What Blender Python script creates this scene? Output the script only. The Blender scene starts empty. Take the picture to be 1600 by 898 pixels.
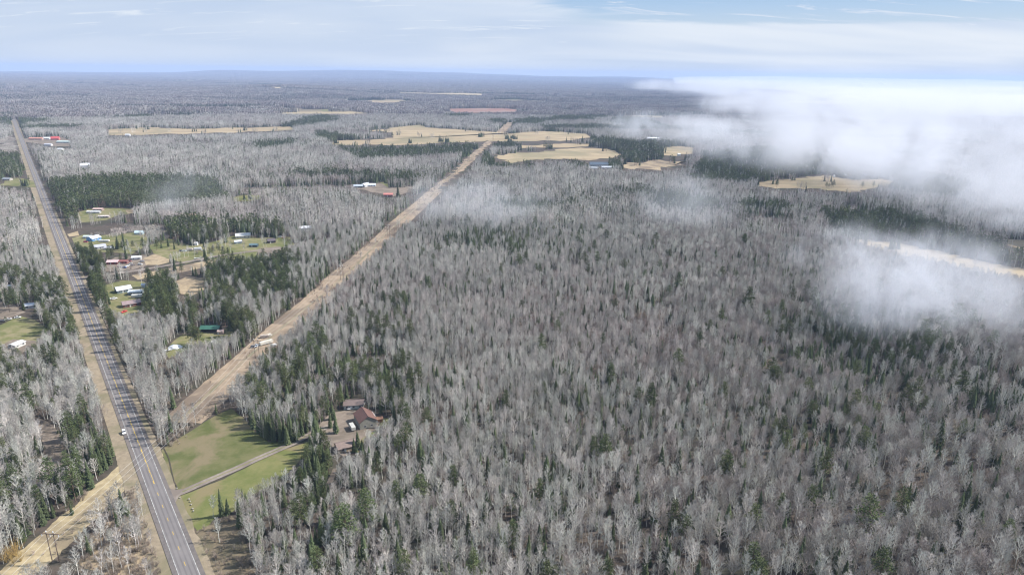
import bpy, bmesh, math, random
import numpy as np
from mathutils import Vector, Matrix

# ------------------------------------------------------------------ camera, sky, sun, exposure
SC = bpy.context.scene
COL = SC.collection
CAM_H = 200.0
PITCH = math.radians(17.43)
ROLL = math.radians(0.716)
FPX = 1067.0
_f = Vector((0, math.cos(PITCH), -math.sin(PITCH)))
_r0 = Vector((1, 0, 0)); _u0 = Vector((0, math.sin(PITCH), math.cos(PITCH)))
_r = _r0 * math.cos(ROLL) + _u0 * math.sin(ROLL)
_u = _u0 * math.cos(ROLL) - _r0 * math.sin(ROLL)
cam_d = bpy.data.cameras.new('camera')
cam = bpy.data.objects.new('camera', cam_d)
COL.objects.link(cam)
cam.matrix_world = Matrix(((_r.x, _u.x, -_f.x, 0), (_r.y, _u.y, -_f.y, 0), (_r.z, _u.z, -_f.z, CAM_H), (0, 0, 0, 1)))
cam_d.sensor_width = 36.0
cam_d.lens = FPX / 1600 * 36.0
cam_d.clip_start = 1.0
cam_d.clip_end = 120000.0
SC.camera = cam

SUN_EL = math.radians(44)
SUN_AZ = math.radians(12)            # measured from +X towards +Y
sun_dir = Vector((math.cos(SUN_EL) * math.cos(SUN_AZ), math.cos(SUN_EL) * math.sin(SUN_AZ), math.sin(SUN_EL)))
sd = bpy.data.lights.new('sun', 'SUN'); sd.energy = 5.0; sd.angle = math.radians(0.5); sd.color = (1.0, 0.95, 0.88)
so = bpy.data.objects.new('sun', sd); COL.objects.link(so)
so.rotation_euler = sun_dir.to_track_quat('Z', 'Y').to_euler()
SKY_STRENGTH = 0.064
SC.view_settings.view_transform = 'Standard'
SC.view_settings.look = 'None'
SC.view_settings.exposure = 0.70
SC.view_settings.gamma = 1.0
SC.cycles.max_bounces = 8
SC.cycles.diffuse_bounces = 2
SC.cycles.glossy_bounces = 2
SC.cycles.transmission_bounces = 2
SC.cycles.transparent_max_bounces = 8
SC.cycles.volume_bounces = 6
SC.cycles.volume_step_rate = 1.0
SC.cycles.volume_max_steps = 256
SC.cycles.use_denoising = True
SC.cycles.denoising_prefilter = 'ACCURATE'
SC.cycles.use_adaptive_sampling = False
SC.cycles.filter_width = 1.2


class NT:
    """tiny helper to write node trees"""
    def __init__(self, tree):
        self.t = tree; self.n = tree.nodes; self.l = tree.links

    def node(self, kind, **kw):
        nd = self.n.new(kind)
        for k, v in kw.items():
            if hasattr(nd, k):
                setattr(nd, k, v)
        return nd

    def put(self, sock, v):
        if isinstance(v, bpy.types.NodeSocket):
            self.l.new(v, sock)
        elif isinstance(v, (tuple, list)) and len(v) == 3 and getattr(sock, 'type', '') == 'RGBA':
            sock.default_value = (*v, 1)
        else:
            sock.default_value = v

    def math(self, op, a, b=0.0, c=None, clamp=False):
        nd = self.node('ShaderNodeMath', operation=op); nd.use_clamp = clamp
        self.put(nd.inputs[0], a); self.put(nd.inputs[1], b)
        if c is not None: self.put(nd.inputs[2], c)
        return nd.outputs[0]

    def mix(self, f, a, b, blend='MIX'):
        nd = self.node('ShaderNodeMix', data_type='RGBA', blend_type=blend)
        self.put(nd.inputs[0], f); self.put(nd.inputs[6], a); self.put(nd.inputs[7], b)
        return nd.outputs[2]

    def ramp(self, v, lo, hi, a=0.0, b=1.0):
        nd = self.node('ShaderNodeMapRange'); nd.interpolation_type = 'SMOOTHSTEP'
        self.put(nd.inputs[0], v)
        for i, x in zip((1, 2, 3, 4), (lo, hi, a, b)): self.put(nd.inputs[i], x)
        return nd.outputs[0]

    def noise(self, vec, scale, detail=4.0, rough=0.55, dist=0.0):
        nd = self.node('ShaderNodeTexNoise')
        self.put(nd.inputs['Vector'], vec)
        nd.inputs['Scale'].default_value = scale; nd.inputs['Detail'].default_value = detail
        nd.inputs['Roughness'].default_value = rough; nd.inputs['Distortion'].default_value = dist
        return nd.outputs['Fac']

    def mapping(self, vec, loc=(0, 0, 0), rot=(0, 0, 0), scale=(1, 1, 1)):
        nd = self.node('ShaderNodeMapping')
        self.put(nd.inputs[0], vec)
        nd.inputs[1].default_value = loc; nd.inputs[2].default_value = rot; nd.inputs[3].default_value = scale
        return nd.outputs[0]


def make_world():
    w = bpy.data.worlds.new('World'); SC.world = w; w.use_nodes = True
    t = NT(w.node_tree); t.n.clear()
    out = t.node('ShaderNodeOutputWorld'); bg = t.node('ShaderNodeBackground')
    t.l.new(bg.outputs[0], out.inputs[0]); bg.inputs[1].default_value = SKY_STRENGTH
    sky = t.node('ShaderNodeTexSky', sky_type='NISHITA')
    sky.sun_disc = False; sky.sun_elevation = SUN_EL
    sky.sun_rotation = math.atan2(sun_dir.x, sun_dir.y)
    sky.altitude = 500; sky.air_density = 1.0; sky.dust_density = 0.6; sky.ozone_density = 1.5
    tc = t.node('ShaderNodeTexCoord')
    sep = t.node('ShaderNodeSeparateXYZ'); t.l.new(tc.outputs['Generated'], sep.inputs[0])
    x, y, z = sep.outputs
    zc = t.math('MAXIMUM', z, 0.012)
    cmb = t.node('ShaderNodeCombineXYZ')
    t.put(cmb.inputs[0], x); t.put(cmb.inputs[1], y); t.put(cmb.inputs[2], zc)
    t.l.new(cmb.outputs[0], sky.inputs[0])
    # high thin cloud: noise on a plane overhead
    zp = t.math('ADD', zc, 0.16)
    px = t.math('DIVIDE', x, zp); py = t.math('DIVIDE', y, zp)
    pl = t.node('ShaderNodeCombineXYZ'); t.put(pl.inputs[0], px); t.put(pl.inputs[1], py)
    n1 = t.noise(t.mapping(pl.outputs[0], loc=(3.1, 0.4, 0), rot=(0, 0, 0.3), scale=(0.5, 1.1, 1)), 0.9, 3, 0.5, 0.5)
    n2 = t.noise(t.mapping(pl.outputs[0], loc=(1.7, 7.3, 0), rot=(0, 0, 0.12), scale=(1.0, 2.6, 1)), 1.3, 7, 0.6, 1.2)
    # clear air, whiter towards the horizon
    hz = t.ramp(zc, 0.0, 0.13, 1.0, 0.05)
    base = t.mix(hz, t.mix(0.7, sky.outputs[0], (2.7, 5.0, 8.6)), (6.9, 7.5, 7.8))
    # thin veil: closed on the left, opening to blue high on the right
    right = t.ramp(x, -0.15, 0.28)
    opening = t.math('MULTIPLY', right, t.ramp(zc, 0.05, 0.08))
    v = t.math('ADD', t.math('MULTIPLY', n1, 0.6), t.math('MULTIPLY', n2, 0.4))
    veil = t.ramp(t.math('SUBTRACT', v, t.math('MULTIPLY', opening, 0.62)), 0.15, 0.34)
    low = t.ramp(zc, 0.0, 0.03, 0.8, 1.0)
    veil = t.math('MULTIPLY', t.math('MULTIPLY', veil, 0.8), low)
    n3 = t.noise(t.mapping(pl.outputs[0], loc=(5.7, 2.3, 0), rot=(0, 0, 0.18), scale=(0.8, 3.2, 1)), 2.2, 8, 0.62, 0.8)
    wisp = t.math('MULTIPLY', t.ramp(n3, 0.52, 0.68), t.ramp(zc, 0.02, 0.06))
    veil = t.math('MAXIMUM', veil, t.math('MULTIPLY', wisp, 0.75))
    white = t.math('MULTIPLY', t.ramp(n1, 0.35, 0.65), t.ramp(x, -0.3, 0.4, 0.35, 1.0))
    white = t.math('MAXIMUM', white, t.math('MULTIPLY', wisp, 0.8))
    cl = t.mix(white, (5.6, 6.6, 8.3), (8.6, 9.0, 9.5))
    t.put(bg.inputs[0], t.mix(veil, base, cl))


make_world()

# ------------------------------------------------------------------ helpers
rng = np.random.default_rng(11)
random.seed(4)


def G(px, py, z=0.0):
    """ground point that a surveyed spot of the photograph stands for (camera height 200 m)"""
    d = _f + _r * ((px - 800) / FPX) + _u * ((449 - py) / FPX)
    t = (z - CAM_H) / d.z
    return Vector((d.x * t, d.y * t, z))


def project(x, y, z):
    v = np.stack([x, y, z - CAM_H], -1)
    a = v @ np.array(_r); b = v @ np.array(_u); c = v @ np.array(_f)
    c = np.where(c < 1, 1, c)
    return 800 + a / c * FPX, 449 - b / c * FPX, c


def _hash(i, j, s):
    h = (i * 374761393 + j * 668265263 + s * 1442695041) & 0x7fffffff
    h = ((h ^ (h >> 13)) * 1274126177) & 0x7fffffff
    return ((h ^ (h >> 16)) & 0xffff) / 65535.0


def vnoise(x, y, s=0):
    x = np.asarray(x, float); y = np.asarray(y, float)
    i = np.floor(x).astype(np.int64); j = np.floor(y).astype(np.int64)
    u = x - i; v = y - j; u = u * u * (3 - 2 * u); v = v * v * (3 - 2 * v)
    a = _hash(i, j, s); b = _hash(i + 1, j, s); c = _hash(i, j + 1, s); d = _hash(i + 1, j + 1, s)
    return (a * (1 - u) + b * u) * (1 - v) + (c * (1 - u) + d * u) * v


def fbm(x, y, s=0, o=4):
    t = 0; amp = 0.5; n = 0
    for k in range(o):
        t = t + amp * vnoise(x * 2 ** k, y * 2 ** k, s + k * 7); n += amp; amp *= 0.5
    return t / n


def terrain(x, y):
    d = np.hypot(x, y); az = np.degrees(np.arctan2(x, y))
    a = np.clip((d - 4500) / 5000, 0, 1); b = np.clip((d - 9000) / 12000, 0, 1)
    h = a * 26 * (fbm(x / 2600, y / 1500, 3, 3) - 0.35) + b * 70 * (fbm(x / 6000, y / 3000, 9, 3) - 0.35)
    ridge = np.exp(-((az + 13) / 11) ** 2) * 120 + np.exp(-((az + 2) / 20) ** 2) * 60 + np.exp(-((az + 22.5) / 2.0) ** 2) * 60 * np.clip((d - 16000) / 5000, 0, 1) + 80 * (fbm(az / 4.0 + 40, d / 9000, 77, 4) - 0.35)
    h = h + np.clip((d - 17000) / 8000, 0, 1) ** 1.3 * ridge
    h = h + np.exp(-(((d - 7200) / 1100) ** 2)) * np.exp(-((az + 18) / 5.5) ** 2) * 42
    return h


def tag(o, label=None, cat=None, group=None, kind=None):
    if label: o['label'] = label
    if cat: o['category'] = cat
    if group: o['group'] = group
    if kind: o['kind'] = kind
    return o


class MB:
    def __init__(self):
        self.v = []; self.f = []; self.m = []

    def quad(self, a, b, c, d, mi=0):
        n = len(self.v); self.v += [tuple(a), tuple(b), tuple(c), tuple(d)]; self.f.append((n, n + 1, n + 2, n + 3)); self.m.append(mi)

    def tri(self, a, b, c, mi=0):
        n = len(self.v); self.v += [tuple(a), tuple(b), tuple(c)]; self.f.append((n, n + 1, n + 2)); self.m.append(mi)

    def poly(self, pts, mi=0):
        n = len(self.v); self.v += [tuple(p) for p in pts]; self.f.append(tuple(range(n, n + len(pts)))); self.m.append(mi)

    def prism(self, p0, p1, r0, r1, n=3, mi=0, cap=False):
        p0 = np.array(p0, float); p1 = np.array(p1, float); d = p1 - p0
        L = np.linalg.norm(d); d = d / (L + 1e-9)
        a = np.cross(d, (0, 0, 1.0) if abs(d[2]) < 0.9 else (1.0, 0, 0)); a /= np.linalg.norm(a); b = np.cross(d, a)
        k = len(self.v)
        for i in range(n):
            t = 2 * math.pi * i / n; o = a * math.cos(t) + b * math.sin(t)
            self.v.append(tuple(p0 + o * r0)); self.v.append(tuple(p1 + o * r1))
        for i in range(n):
            j = (i + 1) % n
            self.f.append((k + 2 * i, k + 2 * j, k + 2 * j + 1, k + 2 * i + 1)); self.m.append(mi)
        if cap:
            self.f.append(tuple(k + 2 * i + 1 for i in range(n))); self.m.append(mi)
            self.f.append(tuple(k + 2 * i for i in reversed(range(n)))); self.m.append(mi)

    def box(self, x0, x1, y0, y1, z0, z1, mi=0, M=None):
        c = [(x0, y0, z0), (x1, y0, z0), (x1, y1, z0), (x0, y1, z0), (x0, y0, z1), (x1, y0, z1), (x1, y1, z1), (x0, y1, z1)]
        if M is not None: c = [tuple(M @ Vector(p)) for p in c]
        n = len(self.v); self.v += c
        for q in ((0, 3, 2, 1), (4, 5, 6, 7), (0, 1, 5, 4), (1, 2, 6, 5), (2, 3, 7, 6), (3, 0, 4, 7)):
            self.f.append(tuple(n + i for i in q)); self.m.append(mi)

    def add(self, other, M=None, dm=0):
        n = len(self.v)
        vs = other.v if M is None else [tuple(M @ Vector(p)) for p in other.v]
        self.v += vs; self.f += [tuple(i + n for i in f) for f in other.f]; self.m += [m + dm for m in other.m]

    def mesh(self, name, mats):
        me = bpy.data.meshes.new(name); me.from_pydata(self.v, [], self.f)
        for m in (mats if isinstance(mats, (list, tuple)) else [mats]): me.materials.append(m)
        if any(self.m): me.polygons.foreach_set('material_index', self.m)
        me.update(); return me

    def build(self, name, mats, parent=None):
        o = bpy.data.objects.new(name, self.mesh(name, mats)); COL.objects.link(o)
        if parent is not None: o.parent = parent
        return o


def empty(name, loc, rz=0.0):
    o = bpy.data.objects.new(name, None); COL.objects.link(o)
    o.location = loc; o.rotation_euler = (0, 0, rz); o.empty_display_size = 0.5
    return o


# ------------------------------------------------------------------ materials
MATS = {}


def mat(name, build):
    if name in MATS: return MATS[name]
    m = bpy.data.materials.new(name); m.use_nodes = True
    t = NT(m.node_tree); t.n.clear()
    out = t.node('ShaderNodeOutputMaterial'); build(t, out); MATS[name] = m
    return m


def principled(t, out, col, rough=0.9, spec=0.2, metal=0.0, bump=None):
    p = t.node('ShaderNodeBsdfPrincipled'); t.put(p.inputs['Base Color'], col)
    t.put(p.inputs['Roughness'], rough); p.inputs['Specular IOR Level'].default_value = spec; p.inputs['Metallic'].default_value = metal
    if bump is not None:
        b = t.node('ShaderNodeBump'); b.inputs['Strength'].default_value = bump[1]; b.inputs['Distance'].default_value = bump[2]
        t.put(b.inputs['Height'], bump[0]); t.l.new(b.outputs[0], p.inputs['Normal'])
    t.l.new(p.outputs[0], out.inputs[0]); return p


def pos(t): return t.node('ShaderNodeNewGeometry').outputs['Position']
def objrand(t): return t.node('ShaderNodeObjectInfo').outputs['Random']


def tree_mat(name, c0, c1, c2, var=0.35, streak=True):
    def b(t, out):
        P = pos(t)
        big = t.noise(P, 1 / 130.0, 4, 0.65)
        big2 = t.noise(t.mapping(P, loc=(911, 77, 0)), 1 / 420.0, 3, 0.6)
        c = t.mix(t.ramp(big, 0.38, 0.62), c0, c1)
        c = t.mix(t.math('MULTIPLY', t.ramp(big2, 0.5, 0.66), 0.75), c, c2)
        r = objrand(t)
        k = t.math('ADD', 1 - var / 2, t.math('MULTIPLY', r, var))
        hs = t.node('ShaderNodeHueSaturation'); t.put(hs.inputs['Value'], k); t.put(hs.inputs['Color'], c)
        r2 = t.math('FRACT', t.math('MULTIPLY', r, 17.31))
        tint = t.mix(t.ramp(r2, 0.0, 1.0), (1.04, 0.985, 0.98), (0.98, 1.0, 0.96)); mul = t.mix(1.0, hs.outputs[0], tint, 'MULTIPLY')
        d = t.node('ShaderNodeBsdfDiffuse'); t.l.new(mul, d.inputs[0]); t.l.new(d.outputs[0], out.inputs[0])
    return mat(name, b)


ASPEN_BARK = tree_mat('pale_bark', (0.68, 0.67, 0.63), (0.58, 0.57, 0.535), (0.60, 0.575, 0.545), 0.5)
ASPEN_TWIG = tree_mat('grey_twigs', (0.49, 0.475, 0.445), (0.38, 0.368, 0.345), (0.40, 0.36, 0.345), 0.65)
HARD_BARK = tree_mat('brown_bark', (0.38, 0.345, 0.315), (0.45, 0.415, 0.38), (0.34, 0.285, 0.26), 0.6)
HARD_TWIG = tree_mat('brown_twigs', (0.29, 0.262, 0.245), (0.35, 0.322, 0.305), (0.27, 0.215, 0.205), 0.7)
SPRUCE = tree_mat('spruce_needles', (0.066, 0.086, 0.046), (0.085, 0.105, 0.055), (0.070, 0.084, 0.052), 0.6)
PINE = tree_mat('pine_needles', (0.085, 0.110, 0.050), (0.105, 0.125, 0.058), (0.085, 0.105, 0.055), 0.6)
CON_BARK = tree_mat('conifer_bark', (0.13, 0.10, 0.08), (0.16, 0.12, 0.10), (0.12, 0.095, 0.08))
SHRUB_TWIG = tree_mat('shrub_twigs', (0.33, 0.28, 0.24), (0.38, 0.33, 0.28), (0.33, 0.25, 0.22), 0.5)
FAR_TWIG = tree_mat('far_grey_crowns', (0.40, 0.375, 0.355), (0.30, 0.28, 0.27), (0.31, 0.27, 0.26), 0.5)
FAR_BROWN = tree_mat('far_brown_crowns', (0.24, 0.215, 0.20), (0.29, 0.26, 0.245), (0.23, 0.19, 0.18), 0.5)
FAR_GREEN = tree_mat('far_green_crowns', (0.050, 0.068, 0.040), (0.062, 0.080, 0.045), (0.052, 0.065, 0.042), 0.5)
WILLOW_TWIG = tree_mat('willow_twigs', (0.42, 0.30, 0.12), (0.36, 0.27, 0.12), (0.40, 0.28, 0.12), 0.3)


def ground_mat(name, ca, cb, cc, s1=0.35, s2=0.04, s3=2.5, bump=0.3):
    """ca/cb mix at medium scale, cc patches at large scale"""
    def b(t, out):
        P = pos(t)
        n1 = t.noise(P, s1, 5, 0.65); n2 = t.noise(P, s2, 4, 0.6, 0.6); n3 = t.noise(P, s3, 3, 0.7)
        c = t.mix(t.ramp(n1, 0.35, 0.65), ca, cb)
        c = t.mix(t.ramp(n2, 0.45, 0.62), c, cc)
        c = t.mix(t.math('MULTIPLY', t.ramp(n3, 0.3, 0.75), 0.45), c, (0.5, 0.5, 0.5), 'OVERLAY')
        c = t.mix(t.math('MULTIPLY', t.ramp(n3, 0.5, 0.8), 0.35), c, t.mix(1.0, c, (0.6, 0.6, 0.6), 'MULTIPLY'))
        principled(t, out, c, 1.0, 0.05, bump=(n1, bump, 0.4))
    return mat(name, b)


FLOOR = ground_mat('forest_floor', (0.062, 0.052, 0.043), (0.10, 0.08, 0.065), (0.06, 0.058, 0.043), 0.25, 0.02)
def hay_b(t, out):
    P = pos(t)
    st = t.noise(t.mapping(P, rot=(0, 0, 0.2), scale=(0.004, 0.035, 1)), 1.0, 4, 0.6, 0.3)
    big = t.noise(P, 0.0045, 4, 0.6, 0.8); fine = t.noise(P, 0.05, 5, 0.7)
    c = t.mix(t.ramp(st, 0.35, 0.65), (0.27, 0.21, 0.135), (0.37, 0.295, 0.19))
    c = t.mix(t.math('MULTIPLY', t.ramp(big, 0.48, 0.66), 0.8), c, (0.20, 0.18, 0.11))
    c = t.mix(t.math('MULTIPLY', t.ramp(fine, 0.5, 0.75), 0.6), c, (0.19, 0.15, 0.105))
    principled(t, out, c, 1.0, 0.05)


HAY = mat('dry_hay', hay_b)
STRAW = ground_mat('dry_grass', (0.27, 0.21, 0.14), (0.37, 0.295, 0.195), (0.19, 0.15, 0.11), 0.22, 0.03, 1.2, 0.6)
PALE_STRAW = ground_mat('pale_straw', (0.29, 0.235, 0.145), (0.39, 0.32, 0.20), (0.21, 0.17, 0.115), 0.25, 0.04, 1.2, 0.6)
CUT = ground_mat('cleared_strip', (0.235, 0.18, 0.13), (0.325, 0.255, 0.185), (0.165, 0.13, 0.10), 0.13, 0.022, 0.8, 0.6)
LAWN = ground_mat('spring_lawn', (0.085, 0.098, 0.036), (0.135, 0.13, 0.062), (0.175, 0.145, 0.088), 0.07, 0.032, 1.1, 0.2)
LAWN2 = ground_mat('fresh_lawn', (0.115, 0.13, 0.045), (0.165, 0.16, 0.068), (0.185, 0.155, 0.085), 0.08, 0.035, 1.1, 0.2)
YARD = ground_mat('yard_grass', (0.14, 0.145, 0.06), (0.22, 0.19, 0.11), (0.12, 0.13, 0.052), 0.12, 0.03, 1.2, 0.2)
DIRT = ground_mat('brown_dirt', (0.175, 0.142, 0.115), (0.23, 0.19, 0.155), (0.145, 0.12, 0.095), 0.3, 0.05)
GRAVEL = ground_mat('gravel', (0.20, 0.17, 0.148), (0.255, 0.218, 0.19), (0.17, 0.142, 0.122), 0.5, 0.06, 4.0)
VERGE = ground_mat('verge_grass', (0.22, 0.18, 0.13), (0.28, 0.23, 0.165), (0.175, 0.155, 0.10), 0.3, 0.04, 2.0, 0.4)
REDFIELD = ground_mat('red_brown_field', (0.22, 0.12, 0.10), (0.25, 0.15, 0.12), (0.24, 0.17, 0.14), 0.04, 0.006)
SHADE_GRASS = ground_mat('shade_darkened_grass', (0.135, 0.11, 0.075), (0.18, 0.145, 0.10), (0.12, 0.105, 0.07), 0.3, 0.05, 1.5, 0.5)  # brown grass with the tree shade partly darkened into its base colour


def _road_fit():
    P = np.array([G(*p)[:2] for p in [(295.4, 898), (208.6, 673), (135.2, 480), (98, 385), (65, 300)]]); c = P.mean(0)
    d = np.linalg.svd(P - c)[2][0]; d = d if d[1] > 0 else -d
    return tuple(d), float(c @ np.array([-d[1], d[0]]))


ROAD_DIR, ROAD_OFF = _road_fit()


def asphalt_b(t, out):
    P = pos(t)
    n = t.noise(P, 0.8, 5, 0.7); n2 = t.noise(P, 9.0, 2, 0.6)
    c = t.mix(n, (0.135, 0.125, 0.125), (0.175, 0.16, 0.158))
    c = t.mix(t.math('MULTIPLY', n2, 0.3), c, (0.23, 0.215, 0.21))
    dt = t.node('ShaderNodeVectorMath', operation='DOT_PRODUCT'); t.l.new(P, dt.inputs[0]); dt.inputs[1].default_value = (-ROAD_DIR[1], ROAD_DIR[0], 0)
    lat = t.math('ABSOLUTE', t.math('SUBTRACT', dt.outputs['Value'], ROAD_OFF))
    w = t.math('ABSOLUTE', t.math('SUBTRACT', t.math('ABSOLUTE', t.math('SUBTRACT', lat, 1.8)), 0.9))
    c = t.mix(t.ramp(w, 0.0, 0.55, 0.55, 0.0), c, (0.09, 0.082, 0.082))
    sl = t.noise(P, 0.05, 3, 0.6); c = t.mix(t.ramp(sl, 0.45, 0.65, 0.0, 0.35), c, (0.21, 0.195, 0.19))
    principled(t, out, c, 0.9, 0.2)


ASPHALT = mat('asphalt', asphalt_b)
SHOULDER = ground_mat('shoulder_asphalt', (0.12, 0.108, 0.105), (0.15, 0.135, 0.128), (0.16, 0.14, 0.13), 0.5, 0.08, 4.0, 0.1)


def flat_mat(name, col, rough=0.7, spec=0.3, metal=0.0, wear=0.12, scale=1.2):
    def b(t, out):
        tc = t.node('ShaderNodeTexCoord').outputs['Object']
        n = t.noise(tc, scale, 5, 0.65)
        dark = tuple(x * (1 - wear * 2) for x in col)
        principled(t, out, t.mix(t.ramp(n, 0.35, 0.75), dark, col), rough, spec, metal)
    return mat(name, b)


WHITEP = flat_mat('white_road_paint', (0.62, 0.62, 0.60), 0.7, wear=0.3, scale=0.4)
YELLOWP = flat_mat('yellow_road_paint', (0.62, 0.42, 0.08), 0.7, wear=0.15, scale=0.4)
GLASS = flat_mat('window_glass', (0.03, 0.035, 0.045), 0.12, 0.6, wear=0.0)
TYRE = flat_mat('tyre_rubber', (0.03, 0.03, 0.03), 0.9, wear=0.0)
WOODP = flat_mat('weathered_pole', (0.20, 0.15, 0.12), 0.9)
WIRE = flat_mat('aluminium_wire', (0.55, 0.55, 0.54), 0.5, 0.5, wear=0.0)
INSUL = flat_mat('insulator', (0.65, 0.66, 0.68), 0.3, 0.5, wear=0.0)

# ------------------------------------------------------------------ ground
def far_open(x, y): return fbm(x / 900 + 5, y / 520, 131, 4)


def ground_b(t, out):
    P = pos(t)
    n1 = t.noise(P, 0.25, 5, 0.65); n2 = t.noise(P, 0.02, 4, 0.6, 0.6)
    c = t.mix(t.ramp(n1, 0.35, 0.65), (0.062, 0.052, 0.043), (0.10, 0.08, 0.065))
    c = t.mix(t.ramp(n2, 0.45, 0.62), c, (0.06, 0.058, 0.043))
    at = t.node('ShaderNodeAttribute'); at.attribute_name = 'open_land'
    n3 = t.noise(P, 0.0012, 4, 0.6)
    f = t.mix(t.ramp(n3, 0.42, 0.58), (0.36, 0.29, 0.18), (0.20, 0.17, 0.11))
    c = t.mix(at.outputs['Fac'], c, f)
    principled(t, out, c, 1.0, 0.05, bump=(n1, 0.3, 0.4))


GROUND = mat('forest_ground', ground_b)


def make_ground():
    rad = [0.0] + list(np.geomspace(40, 4000, 40)) + list(np.geomspace(4150, 27500, 70))
    na = 540
    th = np.linspace(0, 2 * math.pi, na, endpoint=False)
    V = [(0, 0, 0)]
    for r in rad[1:]:
        x = r * np.sin(th); y = r * np.cos(th); z = terrain(x, y)
        V += list(zip(x, y, z))
    F = [(0, 1 + (i + 1) % na, 1 + i) for i in range(na)]
    for k in range(len(rad) - 2):
        a = 1 + k * na; b = a + na
        for i in range(na):
            j = (i + 1) % na
            F.append((a + i, a + j, b + j, b + i))
    me = bpy.data.meshes.new('ground'); me.from_pydata(V, [], F); me.materials.append(GROUND); me.update()
    va = np.array(V); fo = np.clip((far_open(va[:, 0], va[:, 1]) - 0.645) / 0.02, 0, 1) * (np.hypot(va[:, 0], va[:, 1]) > 3300)
    at = me.attributes.new('open_land', 'FLOAT', 'POINT'); at.data.foreach_set('value', fo.astype(np.float32))
    print('terrain top', va[:, 2].max(), va[:, 2].min())
    me.polygons.foreach_set('use_smooth', [True] * len(F))
    o = bpy.data.objects.new('ground', me); COL.objects.link(o); tag(o, kind='structure', label='flat forest floor running out to low distant hills')


make_ground()

CLEAR = []        # (world polygon Nx2, share of trees kept)


def ragged(P, amp=1.0, seed=0):
    P = [Vector((p[0], p[1], 0)) for p in P]
    out = []
    for i, a in enumerate(P):
        b = P[(i + 1) % len(P)]
        L = (b - a).length; st = max(2.0, (a.length) / 150); n = max(1, int(L / st))
        nn = Vector((-(b - a).y, (b - a).x, 0)).normalized()
        for k in range(n):
            p = a.lerp(b, k / n)
            q = max(9.0, p.length / 45)
            w = (float(fbm(p.x / q, p.y / q, seed, 4)) - 0.5) * 2 * amp * (1.0 if p.length < 1200 else 16.0) * (0 if k == 0 else 1)
            out.append(p + nn * w)
    return out


Z = [0.02]


def sheet(name, pts, m, label=None, amp=1.2, keep=0.0, world=False, clear=True, z=None):
    P = pts if world else [G(*p) for p in pts]
    P = [(p[0], p[1]) for p in P]
    far = max(math.hypot(*p) for p in P)
    if clear: CLEAR.append((np.array(P), keep, 'strip' if world else 'area'))
    Z[0] += 0.004
    zz = z if z is not None else Z[0] + (0.12 if far > 1500 else 0)
    R = ragged(P, amp, len(CLEAR))
    mb = MB(); mb.poly([(p.x, p.y, zz) for p in R])
    # face up
    a = sum((R[i].x * R[(i + 1) % len(R)].y - R[(i + 1) % len(R)].x * R[i].y) for i in range(len(R)))
    if a < 0: mb.f[0] = tuple(reversed(mb.f[0]))
    return tag(mb.build(name, m), label, kind='structure')


def ribbon(name, pts, w, m, z, label=None, parent=None, off=0.0, kind='structure'):
    P = [Vector((p[0], p[1], 0)) for p in pts]; mb = MB(); L = []; R = []
    for i, p in enumerate(P):
        d = (P[min(i + 1, len(P) - 1)] - P[max(i - 1, 0)]).normalized(); n = Vector((-d.y, d.x, 0))
        L.append(p + n * (off + w / 2)); R.append(p + n * (off - w / 2))
    for i in range(len(P) - 1):
        mb.quad((R[i].x, R[i].y, z), (R[i + 1].x, R[i + 1].y, z), (L[i + 1].x, L[i + 1].y, z), (L[i].x, L[i].y, z))
    o = mb.build(name, m, parent)
    if kind: tag(o, label, kind=kind)
    return o


def strip_poly(pts, w, off=0.0):
    P = [Vector((p[0], p[1], 0)) for p in pts]; L = []; R = []
    for i, p in enumerate(P):
        d = (P[min(i + 1, len(P) - 1)] - P[max(i - 1, 0)]).normalized(); n = Vector((-d.y, d.x, 0))
        L.append(p + n * (off + w / 2)); R.append(p + n * (off - w / 2))
    return [(p.x, p.y) for p in R] + [(p.x, p.y) for p in reversed(L)]


def fit_line(px):
    P = np.array([G(*p)[:2] for p in px]); c = P.mean(0); u, s, vt = np.linalg.svd(P - c)
    d = vt[0]; d = d if d[1] > 0 else -d
    return Vector((*c, 0)), Vector((*d, 0))


# ------------------------------------------------------------------ highway
HC, HD = fit_line([(295.4, 898), (208.6, 673), (135.2, 480), (98, 385), (65, 300)])
HN = Vector((-HD.y, HD.x, 0))                       # to the west (left)
hs0 = -HD.dot(HC) + HD.dot(G(320, 960)) ; hs0 = (G(320, 960) - HC).dot(HD)


def H(s, o=0.0): return HC + HD * s + HN * o


s_end = 5200.0
hp = [H(hs0 - 260 + i * (s_end - hs0 + 260) / 60) for i in range(61)]
sheet('road_verge', strip_poly(hp, 21.5, 2.0), VERGE, 'dry straw coloured verge on both sides of the highway', 1.2, world=True)
road = ribbon('highway', hp, 11.2, SHOULDER, 0.34, 'straight two lane highway running to the upper left')
RZ = 0.34
ribbon('road_surface', hp, 7.3, ASPHALT, RZ + 0.03, parent=road, kind=None)
for sgn in (-1, 1):
    ribbon('edge_line', hp, 0.21, WHITEP, RZ + 0.05, parent=road, off=3.6 * sgn, kind=None)
s757 = (G(240, 757) - HC).dot(HD)
ribbon('centre_line', [H(s757 + k * 50) for k in range(70)], 0.2, YELLOWP, RZ + 0.05, parent=road, off=-0.12, kind=None)
mb = MB(); k = hs0 - 40
while k < s757 + 700:
    a, b = H(k, 0.10), H(k + 3.0, 0.10); n = HN * 0.11
    mb.quad((a - n)[:2] + (RZ + 0.055,), (b - n)[:2] + (RZ + 0.055,), (b + n)[:2] + (RZ + 0.055,), (a + n)[:2] + (RZ + 0.055,))
    k += 12.2
tag(mb.build('centre_dashes', YELLOWP, road), kind='stuff')

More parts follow.
